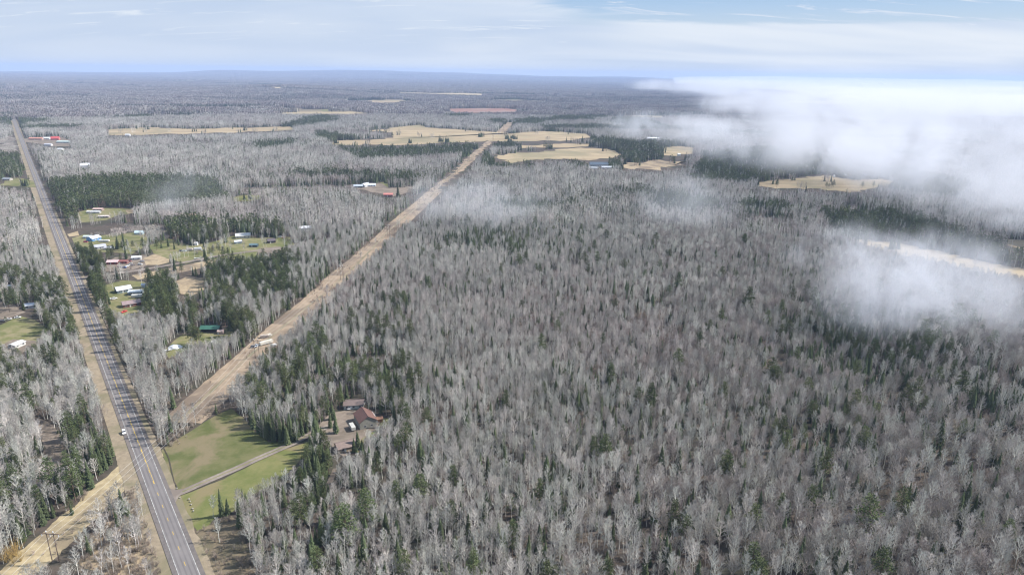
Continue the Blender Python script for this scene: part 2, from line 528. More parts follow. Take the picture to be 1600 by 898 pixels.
# ------------------------------------------------------------------ transmission line corridor
CC, CD = fit_line([(84, 835), (330, 612), (400, 552), (500, 470), (632, 340), (762, 224)])
CN = Vector((-CD.y, CD.x, 0))


def K(s, o=0.0): return CC + CD * s + CN * o


def ks(px, py): return (G(px, py) - CC).dot(CD)


kp = [K(ks(0, 960) + i * 50) for i in range(0, 56)]
s_x = ks(228, 706)
sheet('cleared_corridor', strip_poly([p for p in kp if (p - CC).dot(CD) > s_x], 26, 0.0), CUT, 'tan mown power line corridor cut straight through the forest', 2.6, world=True)
sheet('cleared_corridor', strip_poly([K(s_x - 300 + i * 20, -1.0) for i in range(16)], 17, 0.0), PALE_STRAW, 'straw coloured corridor strip under the power line left of the highway', 2.6, world=True)

# open ground, traced from the photograph
sheet('lawn', [(252, 703), (268, 692), (300, 672), (340, 647), (362, 638), (380, 652), (398, 674), (420, 690), (440, 690), (478, 676), (482, 682), (440, 700), (400, 718), (350, 738), (300, 760), (276, 766), (266, 745), (257, 722)], LAWN, 'large mottled green lawn between highway and driveway', 0.8)
sheet('lawn', [(279, 775), (300, 768), (350, 748), (400, 722), (450, 700), (488, 688), (485, 700), (470, 718), (450, 738), (425, 756), (395, 772), (375, 790), (362, 800), (340, 806), (325, 822), (308, 830), (290, 800)], LAWN2, 'bright green lawn south of the driveway', 0.8)
sheet('shaded_clearing', [(305, 830), (330, 818), (362, 806), (374, 820), (386, 852), (398, 885), (412, 950), (352, 950), (327, 890), (312, 850)], SHADE_GRASS, 'brown rough grass in tree shade beside the highway', 1.0)
sheet('yard_dirt', [(488, 678), (504, 658), (518, 644), (540, 641), (565, 641), (594, 652), (590, 672), (572, 688), (556, 702), (538, 714), (526, 706), (512, 690)], DIRT, 'brown dirt yard around the farm buildings', 0.8)
sheet('dirt_path', [(520, 732), (528, 730), (520, 752), (512, 768), (507, 764), (514, 746)], DIRT, 'short brown path among trees below the cabin', 0.4)
sheet('yard_grass', [(568, 692), (592, 672), (612, 664), (618, 655), (596, 652), (590, 670), (566, 684), (556, 700), (560, 708)], LAWN2, 'strip of grass beside the red roofed house', 0.4)
sheet('dirt_clearing', [(48, 650), (66, 655), (82, 664), (104, 695), (100, 724), (62, 738), (50, 735), (72, 700)], DIRT, 'brown dirt clearing among trees west of the highway', 1.0, keep=0.04)
sheet('brush_clearing', [(222, 742), (236, 770), (258, 830), (275, 890), (288, 940), (200, 940), (170, 900), (120, 880), (150, 830), (190, 780)], STRAW, 'dry brush and grass between corridor and highway', 2.0, keep=0.24)
sheet('yard_grass', [(0, 508), (30, 493), (55, 500), (78, 515), (62, 535), (30, 533), (0, 545), (-40, 540), (-40, 510)], YARD, 'green and tan yard west of the highway', 0.8)
sheet('yard_dirt', [(-40, 470), (0, 470), (20, 474), (40, 488), (10, 498), (-40, 500)], DIRT, 'brown yard under pines at the left edge', 0.8, keep=0.1)
sheet('yard_dirt', [(0, 540), (20, 530), (55, 532), (60, 545), (30, 552), (10, 550)], DIRT, 'bare patch round the white shed', 0.6)
sheet('yard_grass', [(256, 548), (272, 532), (287, 522), (302, 526), (318, 512), (352, 512), (372, 522), (352, 536), (318, 538), (290, 547), (264, 560)], YARD, 'grass yard in front of the green roofed shelter', 0.8)
sheet('dirt_clearing', [(300, 520), (318, 512), (352, 511), (350, 520)], DIRT, 'bare ground under the green roofed shelter', 0.4)
sheet('yard_dirt', [(162, 446), (190, 438), (226, 440), (236, 452), (238, 472), (225, 494), (190, 500), (174, 490), (166, 468)], YARD, 'mixed grass and dirt yard of the roadside houses', 0.7, keep=0.07)
sheet('field', [(274, 440), (290, 433), (322, 434), (321, 452), (300, 462), (281, 459)], STRAW, 'small tan field enclosed by conifers', 0.8)
sheet('field', [(215, 437), (262, 430), (300, 422), (340, 413), (338, 404), (300, 412), (262, 420), (205, 430)], STRAW, 'tan strip south of the gravel side road', 0.8, keep=0.07)
sheet('junk_yard', [(162, 412), (180, 402), (228, 398), (234, 413), (206, 422), (166, 424)], DIRT, 'bare lot with scattered vehicles beside the side road', 0.7, keep=0.07)
sheet('field', [(224, 404), (240, 397), (264, 395), (264, 410), (248, 414), (228, 414)], STRAW, 'tan grass field behind the vehicle lot', 0.7)
sheet('yard_grass', [(112, 372), (132, 366), (150, 368), (182, 366), (222, 362), (232, 370), (230, 384), (214, 392), (206, 397), (176, 394), (146, 394), (118, 386)], YARD, 'green yards round the blue house', 0.7, keep=0.07)
sheet('yard_grass', [(232, 384), (262, 372), (300, 384), (334, 378), (352, 372), (372, 366), (404, 372), (452, 370), (462, 384), (440, 398), (404, 403), (372, 410), (342, 406), (322, 404), (290, 412), (262, 404), (240, 396)], YARD, 'broad green yard of the white house', 0.8, keep=0.07)
sheet('dirt_track', [(404, 388), (438, 385), (446, 400), (418, 402), (402, 396)], DIRT, 'brown bare patch beside the yard', 0.8)
sheet('yard_grass', [(116, 334), (140, 326), (175, 325), (206, 326), (214, 332), (180, 338), (166, 344), (128, 348)], YARD, 'clearing with trailers behind the pine stand', 0.7, keep=0.07)
sheet('dirt_clearing', [(196, 328), (208, 327), (211, 333), (199, 334)], HAY, 'small sandy patch', 0.4)
sheet('dirt_clearing', [(105, 366), (122, 361), (124, 368), (108, 370)], HAY, 'sandy pull-off beside the highway', 0.4)
sheet('lawn', [(360, 309), (385, 305), (412, 305), (414, 311), (390, 314), (362, 314)], LAWN2, 'narrow green lawn deep in the grey woods', 0.5)
sheet('lawn', [(594, 285), (606, 284), (608, 293), (596, 294)], LAWN2, 'small green yard by the white buildings', 0.4)
sheet('dirt_clearing', [(556, 295), (560, 288), (594, 286), (606, 294), (632, 293), (655, 289), (640, 300), (612, 308), (598, 303)], DIRT, 'brown clearing near the corridor', 0.6)
sheet('yard_grass', [(0, 288), (0, 277), (34, 279), (55, 284), (60, 293), (20, 291), (-60, 292), (-60, 280)], YARD, 'green yard west of the highway, far off', 1.5, keep=0.05)
sheet('yard_dirt', [(33, 219), (50, 215), (92, 213), (112, 219), (112, 229), (80, 229), (40, 222)], DIRT, 'bare lot round the red roofed buildings', 1.0)
sheet('hay_field', [(165, 203), (200, 201), (250, 199), (290, 202), (360, 200), (455, 198), (463, 203), (400, 206), (300, 209), (210, 211), (170, 211)], HAY, 'long narrow tan field far off on the left', 3, keep=0.012)
sheet('hay_field', [(555, 205), (607, 200), (657, 195), (665, 199), (712, 202), (745, 205), (775, 207), (800, 209), (850, 205), (920, 209), (927, 215), (895, 220), (800, 220), (760, 220), (712, 223), (650, 226), (600, 228), (560, 227), (507, 226), (525, 220), (555, 219), (600, 216), (612, 212), (600, 207)], HAY, 'wide tan hay field across the corridor', 3, keep=0.012)
sheet('hay_field', [(805, 228), (875, 225), (935, 225), (925, 229), (850, 231), (815, 232)], HAY, 'thin tan field behind a row of trees', 2, keep=0.012)
sheet('hay_field', [(772, 242), (805, 240), (850, 236), (907, 231), (950, 232), (978, 242), (950, 248), (920, 251), (880, 248), (850, 250), (810, 253), (780, 252), (765, 246)], HAY, 'golden field in the middle distance', 3, keep=0.012)
sheet('hay_field', [(1030, 232), (1060, 228), (1087, 232), (1086, 240), (1040, 243)], HAY, 'tan clearing by the farm cluster', 3, keep=0.012)
sheet('hay_field', [(978, 255), (1032, 250), (1075, 252), (1073, 259), (1050, 263), (992, 265), (960, 262)], STRAW, 'brownish field behind the dark roofed building', 3, keep=0.012)
sheet('hay_field', [(1178, 286), (1212, 281), (1258, 276), (1282, 272), (1293, 274), (1328, 281), (1356, 281), (1379, 279), (1405, 285), (1387, 291), (1352, 297), (1335, 300), (1300, 298), (1258, 296), (1212, 295), (1186, 291)], HAY, 'tan pasture with lone conifers on the right', 2, keep=0.012)
sheet('hay_field', [(1311, 373), (1347, 374), (1390, 378), (1431, 385), (1487, 396), (1516, 405), (1553, 412), (1600, 420), (1700, 430), (1700, 462), (1600, 443), (1562, 431), (1525, 424), (1490, 415), (1431, 405), (1375, 389), (1337, 379)], HAY, 'long curving pasture behind the low cloud', 2, keep=0.012)
sheet('hay_field', [(1566, 378), (1572, 374), (1600, 375), (1680, 378), (1680, 398), (1596, 389), (1577, 384)], HAY, 'tan field at the right edge', 2, keep=0.012)
sheet('hay_field', [(198, 176), (230, 175.5), (300, 177), (298, 179), (240, 178.5), (200, 178)], HAY, 'far thin tan field', 4, keep=0.012)
sheet('hay_field', [(872, 169), (890, 168.5), (912, 171), (900, 173), (874, 172)], HAY, 'far tan field beyond the corridor', 4, keep=0.012)
sheet('hay_field', [(492, 172), (508, 171), (522, 173), (505, 175)], YARD, 'far greenish field', 4, keep=0.012)
sheet('ploughed_field', [(684, 174), (705, 170), (760, 169), (850, 172), (800, 176), (720, 177)], REDFIELD, 'far red brown field', 4)
sheet('hay_field', [(560, 159), (600, 158), (640, 160), (600, 162)], STRAW, 'very far pale field', 4, keep=0.012)
sheet('hay_field', [(618, 168.5), (642, 167.5), (640, 170.5), (622, 171)], HAY, 'far orange tan field', 4, keep=0.012)

side = [G(*p) for p in [(126, 436), (138, 433), (165, 430), (205, 424), (250, 417), (300, 408), (345, 399), (400, 392), (440, 388), (520, 372)]]
CLEAR.append((np.array(strip_poly(side, 11)), 0.0, 'area'))
ribbon('side_road', side, 6.5, GRAVEL, RZ - 0.03, 'brown gravel side road running east from the highway')
drive = [G(*p) for p in [(268, 772), (285, 769), (305, 760), (335, 747), (370, 732), (400, 718), (430, 705), (455, 694), (478, 682), (500, 672), (525, 662)]]
ribbon('driveway', drive, 4.6, GRAVEL, RZ - 0.02, 'brown gravel driveway curving up to the farm buildings')
ribbon('driveway_tracks', drive[1:], 0.8, YARD, RZ - 0.005, 'pale worn strip along the middle of the driveway', off=0.1)
sheet('driveway_mouth', [(260, 762), (272, 765), (290, 764), (290, 771), (280, 775), (274, 786), (266, 782)], GRAVEL, 'flared gravel mouth of the driveway', 0.3, z=RZ - 0.012)
ribbon('roadside_ditch', [G(*p) for p in [(256, 700), (264, 716), (268, 735), (272, 752), (277, 762)]], 0.5, FLOOR, Z[0] + 0.03, 'dark narrow ditch along the lawn edge')
track = [K(s, 3.0 * math.sin(s / 70.0)) for s in np.arange(ks(275, 660), ks(740, 240), 25.0)]
ribbon('corridor_track', track, 2.6, VERGE, Z[0] + 0.02, 'pale wheel track along the power line corridor')

# ------------------------------------------------------------------ buildings
def facemat(col, rough=0.8, metal=0.0):
    key = 'paint_%d_%d_%d' % tuple(int(c * 255) for c in col)
    return flat_mat(key, col, rough, 0.3, metal, 0.1, 0.6)


FOOT = []
WIN_ME = {}


def window_at(parent, x, y, z, w, h, ang, frame_mat):
    """window: frame proud of the wall, pane as its child"""
    key = (round(w, 1), round(h, 1), frame_mat.name)
    if key not in WIN_ME:
        f = MB(); t = 0.10
        f.box(-w / 2 - t, w / 2 + t, 0.0, 0.06, -t, 0, 0); f.box(-w / 2 - t, w / 2 + t, 0.0, 0.06, h, h + t, 0)
        f.box(-w / 2 - t, -w / 2, 0.0, 0.06, 0, h, 0); f.box(w / 2, w / 2 + t, 0.0, 0.06, 0, h, 0)
        p = MB(); p.box(-w / 2, w / 2, 0.0, 0.03, 0, h, 0)
        WIN_ME[key] = (f.mesh('window', frame_mat), p.mesh('pane', GLASS))
    fm, pm = WIN_ME[key]
    o = bpy.data.objects.new('window', fm); COL.objects.link(o); o.parent = parent; o.location = (x, y, z); o.rotation_euler = (0, 0, ang)
    q = bpy.data.objects.new('pane', pm); COL.objects.link(q); q.parent = o


def house(px, py, label, ridge=0.0, L=12, W=8, Hh=2.6, R=1.8, wall=(0.5, 0.5, 0.5), roof=(0.4, 0.4, 0.4), name='house', cat='house', windows=True,
          door=True, chimney=False, open_front=False, trim=(0.7, 0.7, 0.68), metal=0.0, ribs=False, over=0.45, world=None):
    p = G(px, py) if world is None else Vector(world)
    zg = float(terrain(p.x, p.y))
    o = empty(name, (p.x, p.y, zg + 0.1), math.radians(ridge)); tag(o, label, cat)
    for q_ in (1.0, 0.985, 0.97, 0.955): FOOT.append((p.x * q_, p.y * q_, max(L, W) / 2 + 2.0))
    wm, rm, tm = facemat(wall), facemat(roof, 0.55, metal), facemat(trim)
    x, y = L / 2, W / 2
    if open_front:
        m = MB()
        m.box(-x, x, y - 0.15, y, -0.4, Hh); m.box(-x, -x + 0.15, -y, y - 0.15, -0.4, Hh); m.box(x - 0.15, x, -y, y - 0.15, -0.4, Hh)
        m.build('wall', wm, o)
        for k in range(4):
            q = MB(); xx = -x + 0.3 + k * (L - 0.6) / 3; q.box(xx - 0.1, xx + 0.1, -y + 0.05, -y + 0.25, -0.4, Hh); q.build('post', wm, o)
        for s in (-1, 1):
            g = MB(); g.poly([(s * (x - 0.05), -y, Hh), (s * (x - 0.05), y, Hh), (s * (x - 0.05), 0, Hh + R - 0.05)]); g.build('gable', wm, o)
    else:
        m = MB()
        pts = [(-y, -0.6), (y, -0.6), (y, Hh), (0, Hh + R), (-y, Hh)]
        m.poly([(-x, a, b) for a, b in reversed(pts)]); m.poly([(x, a, b) for a, b in pts])
        m.quad((-x, -y, -0.6), (x, -y, -0.6), (x, -y, Hh), (-x, -y, Hh)); m.quad((x, y, -0.6), (-x, y, -0.6), (-x, y, Hh), (x, y, Hh))
        m.build('wall', wm, o)
    # roof: two slabs 0.18 m thick meeting at the ridge
    sl = R / y; t = 0.18; yo = y + over; ze = Hh - over * sl; xo = x + over
    r = MB()
    for s in (-1, 1):
        a = [(-xo, s * yo, ze + 0.03), (xo, s * yo, ze + 0.03), (xo, 0, Hh + R + 0.03), (-xo, 0, Hh + R + 0.03)]
        b = [(p0, p1, p2 + t) for p0, p1, p2 in a]
        if s < 0:
            r.poly(b); r.poly(list(reversed(a)))
        else:
            r.poly(list(reversed(b))); r.poly(a)
        r.quad(a[0], a[1], b[1], b[0]); r.quad(a[1], a[2], b[2], b[1]); r.quad(a[3], a[0], b[0], b[3])
    rf = r.build('roof', rm, o)
    if ribs:
        q = MB(); n = int(L / 0.9)
        for i in range(n + 1):
            xx = -x + i * L / n
            for s in (-1, 1):
                q.prism((xx, s * yo, ze + t + 0.05), (xx, 0, Hh + R + t + 0.05), 0.05, 0.05, 4)
        tag(q.build('roof_seams', rm, rf), kind='stuff')
    rc = MB(); rc.prism((-xo, 0, Hh + R + t + 0.03), (xo, 0, Hh + R + t + 0.03), 0.12, 0.12, 6); rc.build('ridge_cap', rm, rf)
    if chimney:
        c = MB(); c.box(L * 0.15, L * 0.15 + 0.7, 0.4, 1.1, Hh + 0.2, Hh + R + 0.9); c.build('chimney', facemat((0.3, 0.18, 0.14)), rf)
    if windows:
        n = max(1, int(L / 4.0))
        for i in range(n):
            xx = -x + (i + 0.5) * L / n
            window_at(o, xx, y, 1.0, 1.3, 1.1, 0, tm)
            if not open_front: window_at(o, xx, -y, 1.0, 1.3, 1.1, math.pi, tm)
        for s in (-1, 1):
            window_at(o, s * x, y * 0.4, 1.0, 1.2, 1.1, -s * math.pi / 2, tm); window_at(o, s * x, -y * 0.4, 1.0, 1.2, 1.1, -s * math.pi / 2, tm)
    if door and not open_front:
        d = MB(); d.box(-0.5 + L / 4 * 0.0 - 1.5, 0.5 - 1.5, -y - 0.06, -y, 0.0, 2.05); dd = d.build('door', tm, o)
        k = MB(); k.box(-1.2, -1.12, -y - 0.1, -y - 0.06, 1.0, 1.08); k.build('handle', facemat((0.2, 0.2, 0.2)), dd)
    return o


# farm beside the lawn
main = house(571, 661, 'large house with rusty red gabled roof and grey walls behind the parked camper', 118, 13.0, 10.0, 4.4, 3.2, (0.30, 0.29, 0.25), (0.17, 0.092, 0.076), windows=True, ribs=True)
ex = house(577.5, 655.5, 'flat topped addition under pale metal roof on the far side of the red roofed house', 118, 6.0, 5.0, 3.3, 1.0, (0.55, 0.55, 0.52), (0.46, 0.42, 0.40), name='house_addition', cat='building', door=False)
house(553.5, 634.5, 'grey garage with brown shingle roof at the back of the dirt yard', 8, 12.0, 8.0, 2.7, 1.5, (0.42, 0.45, 0.42), (0.19, 0.145, 0.13), name='garage', cat='garage')
house(592.5, 658, 'little orange brown shed behind the red roofed house', 20, 3.6, 3.0, 2.1, 0.8, (0.28, 0.14, 0.08), (0.30, 0.16, 0.10), name='garden_shed', cat='shed', windows=False)
house(541, 700, 'tan cabin with pinkish brown roof half hidden by bare trees', 30, 11.0, 7.5, 2.6, 1.9, (0.42, 0.33, 0.24), (0.22, 0.165, 0.145), name='cabin', cat='cabin')
house(330, 517, 'open pole barn with long green metal roof', 3, 14.5, 8.0, 3.0, 1.6, (0.10, 0.09, 0.08), (0.045, 0.135, 0.10), name='pole_barn', cat='barn', windows=False, open_front=True)
house(345.5, 521, 'small pinkish shed beside the green roofed pole barn', 3, 4.0, 3.5, 2.3, 0.8, (0.5, 0.36, 0.33), (0.5, 0.38, 0.34), name='garden_shed', cat='shed', windows=False)
# west of the highway
house(27, 541, 'white roofed shed in a small clearing west of the highway', 80, 9.0, 6.5, 2.4, 0.9, (0.6, 0.6, 0.58), (0.62, 0.62, 0.62), name='storage_shed', cat='shed')
house(50, 480, 'grey metal roofed house nearly hidden in bare trees west of the highway', 25, 11.0, 7.0, 2.6, 1.3, (0.4, 0.4, 0.42), (0.55, 0.57, 0.62))
house(15, 450, 'tiny white roofed shed among bare trees at the left edge', 10, 5.0, 4.0, 2.2, 0.7, (0.6, 0.6, 0.58), (0.72, 0.74, 0.76), name='garden_shed', cat='shed', windows=False)
house(5, 249, 'white house beside dark conifers on the far left edge', 0, 14, 9, 3.5, 2, (0.7, 0.7, 0.7), (0.7, 0.7, 0.72))
house(12, 282, 'dark roofed house in the far green yard west of the highway', 0, 14, 9, 3.0, 2, (0.5, 0.45, 0.4), (0.25, 0.27, 0.3))
# roadside houses south of the side road
house(193, 455, 'teal walled house with white gable roof near the side road', 42, 12.5, 10.5, 2.8, 2.2, (0.17, 0.23, 0.25), (0.60, 0.62, 0.66))
house(212.5, 459, 'blue grey bungalow with long white roof next to the teal house', 12, 11.0, 7.5, 2.6, 1.3, (0.20, 0.26, 0.30), (0.58, 0.61, 0.63))
house(205.5, 477, 'red brown ranch house with mauve brown roof and white windows', 38, 14.0, 8.5, 2.7, 1.9, (0.17, 0.065, 0.055), (0.30, 0.225, 0.225))
house(225.5, 448.5, 'narrow light blue shed against the dark spruces', 10, 3.6, 3.0, 2.6, 1.0, (0.45, 0.52, 0.60), (0.5, 0.56, 0.66), name='garden_shed', cat='shed', windows=False)
# vehicle lot
house(177.5, 412, 'red walled house with pale pink roof at the vehicle lot', 10, 11, 7, 2.6, 1.5, (0.33, 0.08, 0.07), (0.60, 0.46, 0.46))
house(192, 411, 'low dark red garage beside the pale pink roofed house', 4, 11, 6, 2.4, 1.0, (0.25, 0.07, 0.06), (0.26, 0.10, 0.09), name='garage', cat='garage')
house(214, 405, 'white roofed workshop at the back of the vehicle lot', 15, 9, 6, 2.6, 1.0, (0.6, 0.6, 0.6), (0.75, 0.77, 0.8), name='workshop', cat='workshop')
# blue house group
house(147, 375, 'bright blue house with white gable roof near the highway', 70, 12, 10, 3.0, 2.3, (0.16, 0.36, 0.68), (0.70, 0.76, 0.82))
house(138, 372, 'low pale annex beside the bright blue house', 5, 9, 6, 2.4, 1.0, (0.35, 0.36, 0.38), (0.50, 0.56, 0.58), name='house_addition', cat='building')
house(218, 366, 'light blue shed alone at the back of the green yard', 5, 9.5, 6, 2.6, 1.8, (0.35, 0.45, 0.50), (0.55, 0.68, 0.72), name='storage_shed', cat='shed', windows=False)
house(156, 388, 'grey house with white gable trim in front of the blue house', 40, 12, 9, 2.6, 2.0, (0.42, 0.42, 0.44), (0.44, 0.45, 0.50))
house(171, 389.5, 'grey garage joined to the row behind small pines', 5, 9, 6, 2.4, 1.3, (0.5, 0.5, 0.5), (0.50, 0.50, 0.53), name='garage', cat='garage')
house(147, 333, 'row of white mobile homes behind the big pine stand', 4, 18, 5, 2.5, 0.7, (0.6, 0.58, 0.56), (0.75, 0.75, 0.76), name='mobile_home', cat='mobile home')
house(163, 340, 'pale pink roofed mobile home in the brown clearing', 6, 14, 5, 2.5, 0.7, (0.5, 0.42, 0.40), (0.66, 0.58, 0.55), name='mobile_home', cat='mobile home')
house(154, 329, 'pinkish brown barn at the edge of the big pine stand', 4, 13, 7, 2.6, 1.2, (0.42, 0.30, 0.26), (0.55, 0.40, 0.36), name='barn', cat='barn')
house(282, 338, 'pale brown roof among the conifers, western of the two', 10, 12, 8, 3.5, 2.0, (0.45, 0.38, 0.34), (0.48, 0.37, 0.34))
house(300, 339.5, 'orange brown roof among the conifers, eastern of the two', 10, 13, 8, 3.5, 2.0, (0.40, 0.28, 0.22), (0.50, 0.33, 0.26))
house(380, 371, 'cream house with grey white hip of roof in the broad green yard', 20, 17, 10, 3.0, 2.4, (0.62, 0.58, 0.46), (0.58, 0.58, 0.57))
house(372, 380, 'small pale blue roofed shed in the yard of the cream house', 30, 8, 6, 2.5, 1.2, (0.25, 0.30, 0.34), (0.58, 0.62, 0.66), name='storage_shed', cat='shed', windows=False)
house(397, 385, 'low dark teal garage on the green yard', 2, 9, 6, 2.3, 1.0, (0.05, 0.08, 0.09), (0.13, 0.20, 0.22), name='garage', cat='garage', windows=False)
house(424, 379, 'dark brown barn at the tree edge of the yard', 30, 9, 7, 2.8, 2.0, (0.06, 0.05, 0.05), (0.12, 0.10, 0.11), name='barn', cat='barn', windows=False)
house(307, 383, 'tiny white upright shed in front of the dark conifers', 0, 3.5, 3, 2.6, 1.3, (0.75, 0.75, 0.75), (0.62, 0.62, 0.62), name='garden_shed', cat='shed', windows=False)
house(477, 359, 'white walled house with grey roof alone in bare woods', 25, 15, 10, 3.0, 2.2, (0.72, 0.72, 0.72), (0.56, 0.57, 0.60))
house(560, 293, 'dark walled house with white roof trim in the far clearing', 8, 16, 9, 3.0, 2.2, (0.14, 0.16, 0.18), (0.45, 0.50, 0.56), world=None)
house(571, 291.5, 'white barn, middle of the far white buildings', 60, 14, 10, 3.4, 2.8, (0.75, 0.76, 0.78), (0.60, 0.64, 0.70), name='barn', cat='barn')
house(581, 291, 'white garage, eastern of the far white buildings', 8, 14, 9, 3.0, 2.0, (0.75, 0.76, 0.78), (0.66, 0.70, 0.75), name='garage', cat='garage')
house(607, 307, 'long bright salmon red roof near the corridor', 5, 15, 8, 3.6, 2.0, (0.30, 0.13, 0.12), (0.58, 0.22, 0.19))
house(57, 218.5, 'long dusty red roofed shed, nearest the highway of the far lot', 5, 36, 12, 4, 2.5, (0.5, 0.35, 0.3), (0.55, 0.26, 0.20), name='warehouse', cat='warehouse')
house(73, 218, 'white roofed shed between the two red roofs of the far lot', 10, 18, 12, 4, 2.5, (0.6, 0.6, 0.62), (0.65, 0.66, 0.7), name='warehouse', cat='warehouse')
house(87, 219, 'bright red gabled roof of the far lot', 20, 20, 18, 5, 5, (0.55, 0.2, 0.18), (0.50, 0.09, 0.09), name='barn', cat='barn')
house(101, 223.5, 'long pale green roofed building of the far lot', 2, 36, 14, 4, 2, (0.5, 0.53, 0.5), (0.50, 0.60, 0.57), name='warehouse', cat='warehouse')
house(76, 228, 'white walled garage below the red roofs of the far lot', 0, 18, 9, 4, 2, (0.7, 0.7, 0.7), (0.5, 0.5, 0.54), name='garage', cat='garage')
house(95, 236, 'small white shed in bare trees south of the far lot', 0, 12, 8, 5, 2, (0.7, 0.7, 0.7), (0.72, 0.74, 0.76), name='storage_shed', cat='shed')
house(135, 263, 'white roofed house standing alone in pale bare woods', 25, 20, 13, 6.5, 4, (0.72, 0.72, 0.72), (0.78, 0.79, 0.82))
# right hand farms
house(937, 259.5, 'very large low barn with dark slate blue roof', 2, 46, 22, 5, 4, (0.55, 0.57, 0.6), (0.085, 0.115, 0.15), name='barn', cat='barn')
house(950, 263, 'white walled wing in front of the dark slate blue roof', 8, 30, 8, 3.5, 1.0, (0.78, 0.8, 0.82), (0.75, 0.78, 0.82), name='storage_shed', cat='shed', windows=False)
house(927, 263.5, 'low white lean-to before the left end of the dark blue barn', -4, 22, 6, 2.5, 0.8, (0.78, 0.8, 0.82), (0.75, 0.78, 0.82), name='storage_shed', cat='shed', windows=False)
house(1021, 218.5, 'long white roofed poultry barn at the edge of the low cloud', -2, 42, 14, 5, 3, (0.7, 0.7, 0.7), (0.78, 0.8, 0.82), name='barn', cat='barn')
house(983, 232, 'white barn, western of the four by the conifers', -2, 14, 10, 5, 2.5, (0.6, 0.6, 0.6), (0.75, 0.77, 0.8), name='barn', cat='barn')
house(996, 232, 'narrow white barn, second of the four by the conifers', 4, 10, 8, 5, 2.5, (0.3, 0.3, 0.3), (0.60, 0.62, 0.66), name='barn', cat='barn')
house(1002, 232, 'white barn, third of the four by the conifers', -2, 12, 9, 5, 2.5, (0.5, 0.5, 0.5), (0.75, 0.77, 0.8), name='barn', cat='barn')
house(1009.5, 230, 'white barn with dark wall, eastern of the four by the conifers', -4, 13, 9, 5, 2.5, (0.2, 0.2, 0.22), (0.75, 0.77, 0.8), name='barn', cat='barn')
house(1060.5, 244, 'pale shed by the eastern conifer row', 0, 7, 7, 5, 2, (0.7, 0.7, 0.66), (0.7, 0.7, 0.66), name='storage_shed', cat='shed', windows=False)
house(1323, 277, 'white roofed house on the pasture with lone conifers', 3, 11, 9, 4.5, 2, (0.35, 0.33, 0.33), (0.80, 0.82, 0.84))
house(1303, 277, 'tiny white shed at the top of the pasture', 0, 3, 3, 3.5, 1, (0.8, 0.8, 0.8), (0.8, 0.8, 0.8), name='garden_shed', cat='shed', windows=False)
house(1351, 276, 'dark slate roofed house at the back of the pasture', 2, 18, 10, 4.5, 2.5, (0.2, 0.2, 0.22), (0.13, 0.15, 0.19))
for (x, y, L, lab) in [(181, 180, 16, 'far white house left of the thin field'), (200, 213, 14, 'far white house below the long tan field'),
                       (333, 174, 20, 'far white barn beside dark conifers'), (460, 137, 40, 'very far white shed on the wooded rise'),
                       (512, 137.5, 40, 'very far white shed right of the wooded rise'), (526, 170, 36, 'far long white roof by the greenish field'),
                       (549, 173, 30, 'far pale house among the conifers'), (630, 155, 34, 'very far white roofs above the conifers'),
                       (680, 172, 44, 'far white roof beside the red brown field'), (857, 198.5, 14, 'far white house at the bend of the field edge'),
                       (872, 169.5, 26, 'far white roof beside the tan field'), (1165, 190, 30, 'white roof just showing under the low cloud')]:
    house(x, y, lab, 0, L, L * 0.5, 4.5, 2.5, (0.7, 0.7, 0.7), (0.78, 0.79, 0.8), name='farmhouse', cat='farmhouse', windows=False)


# ------------------------------------------------------------------ vehicles and small things
def wheel_mb(r=0.34, w=0.24):
    m = MB(); m.prism((0, -w / 2, 0), (0, w / 2, 0), r, r, 14, 0, True); return m


WHEEL = None


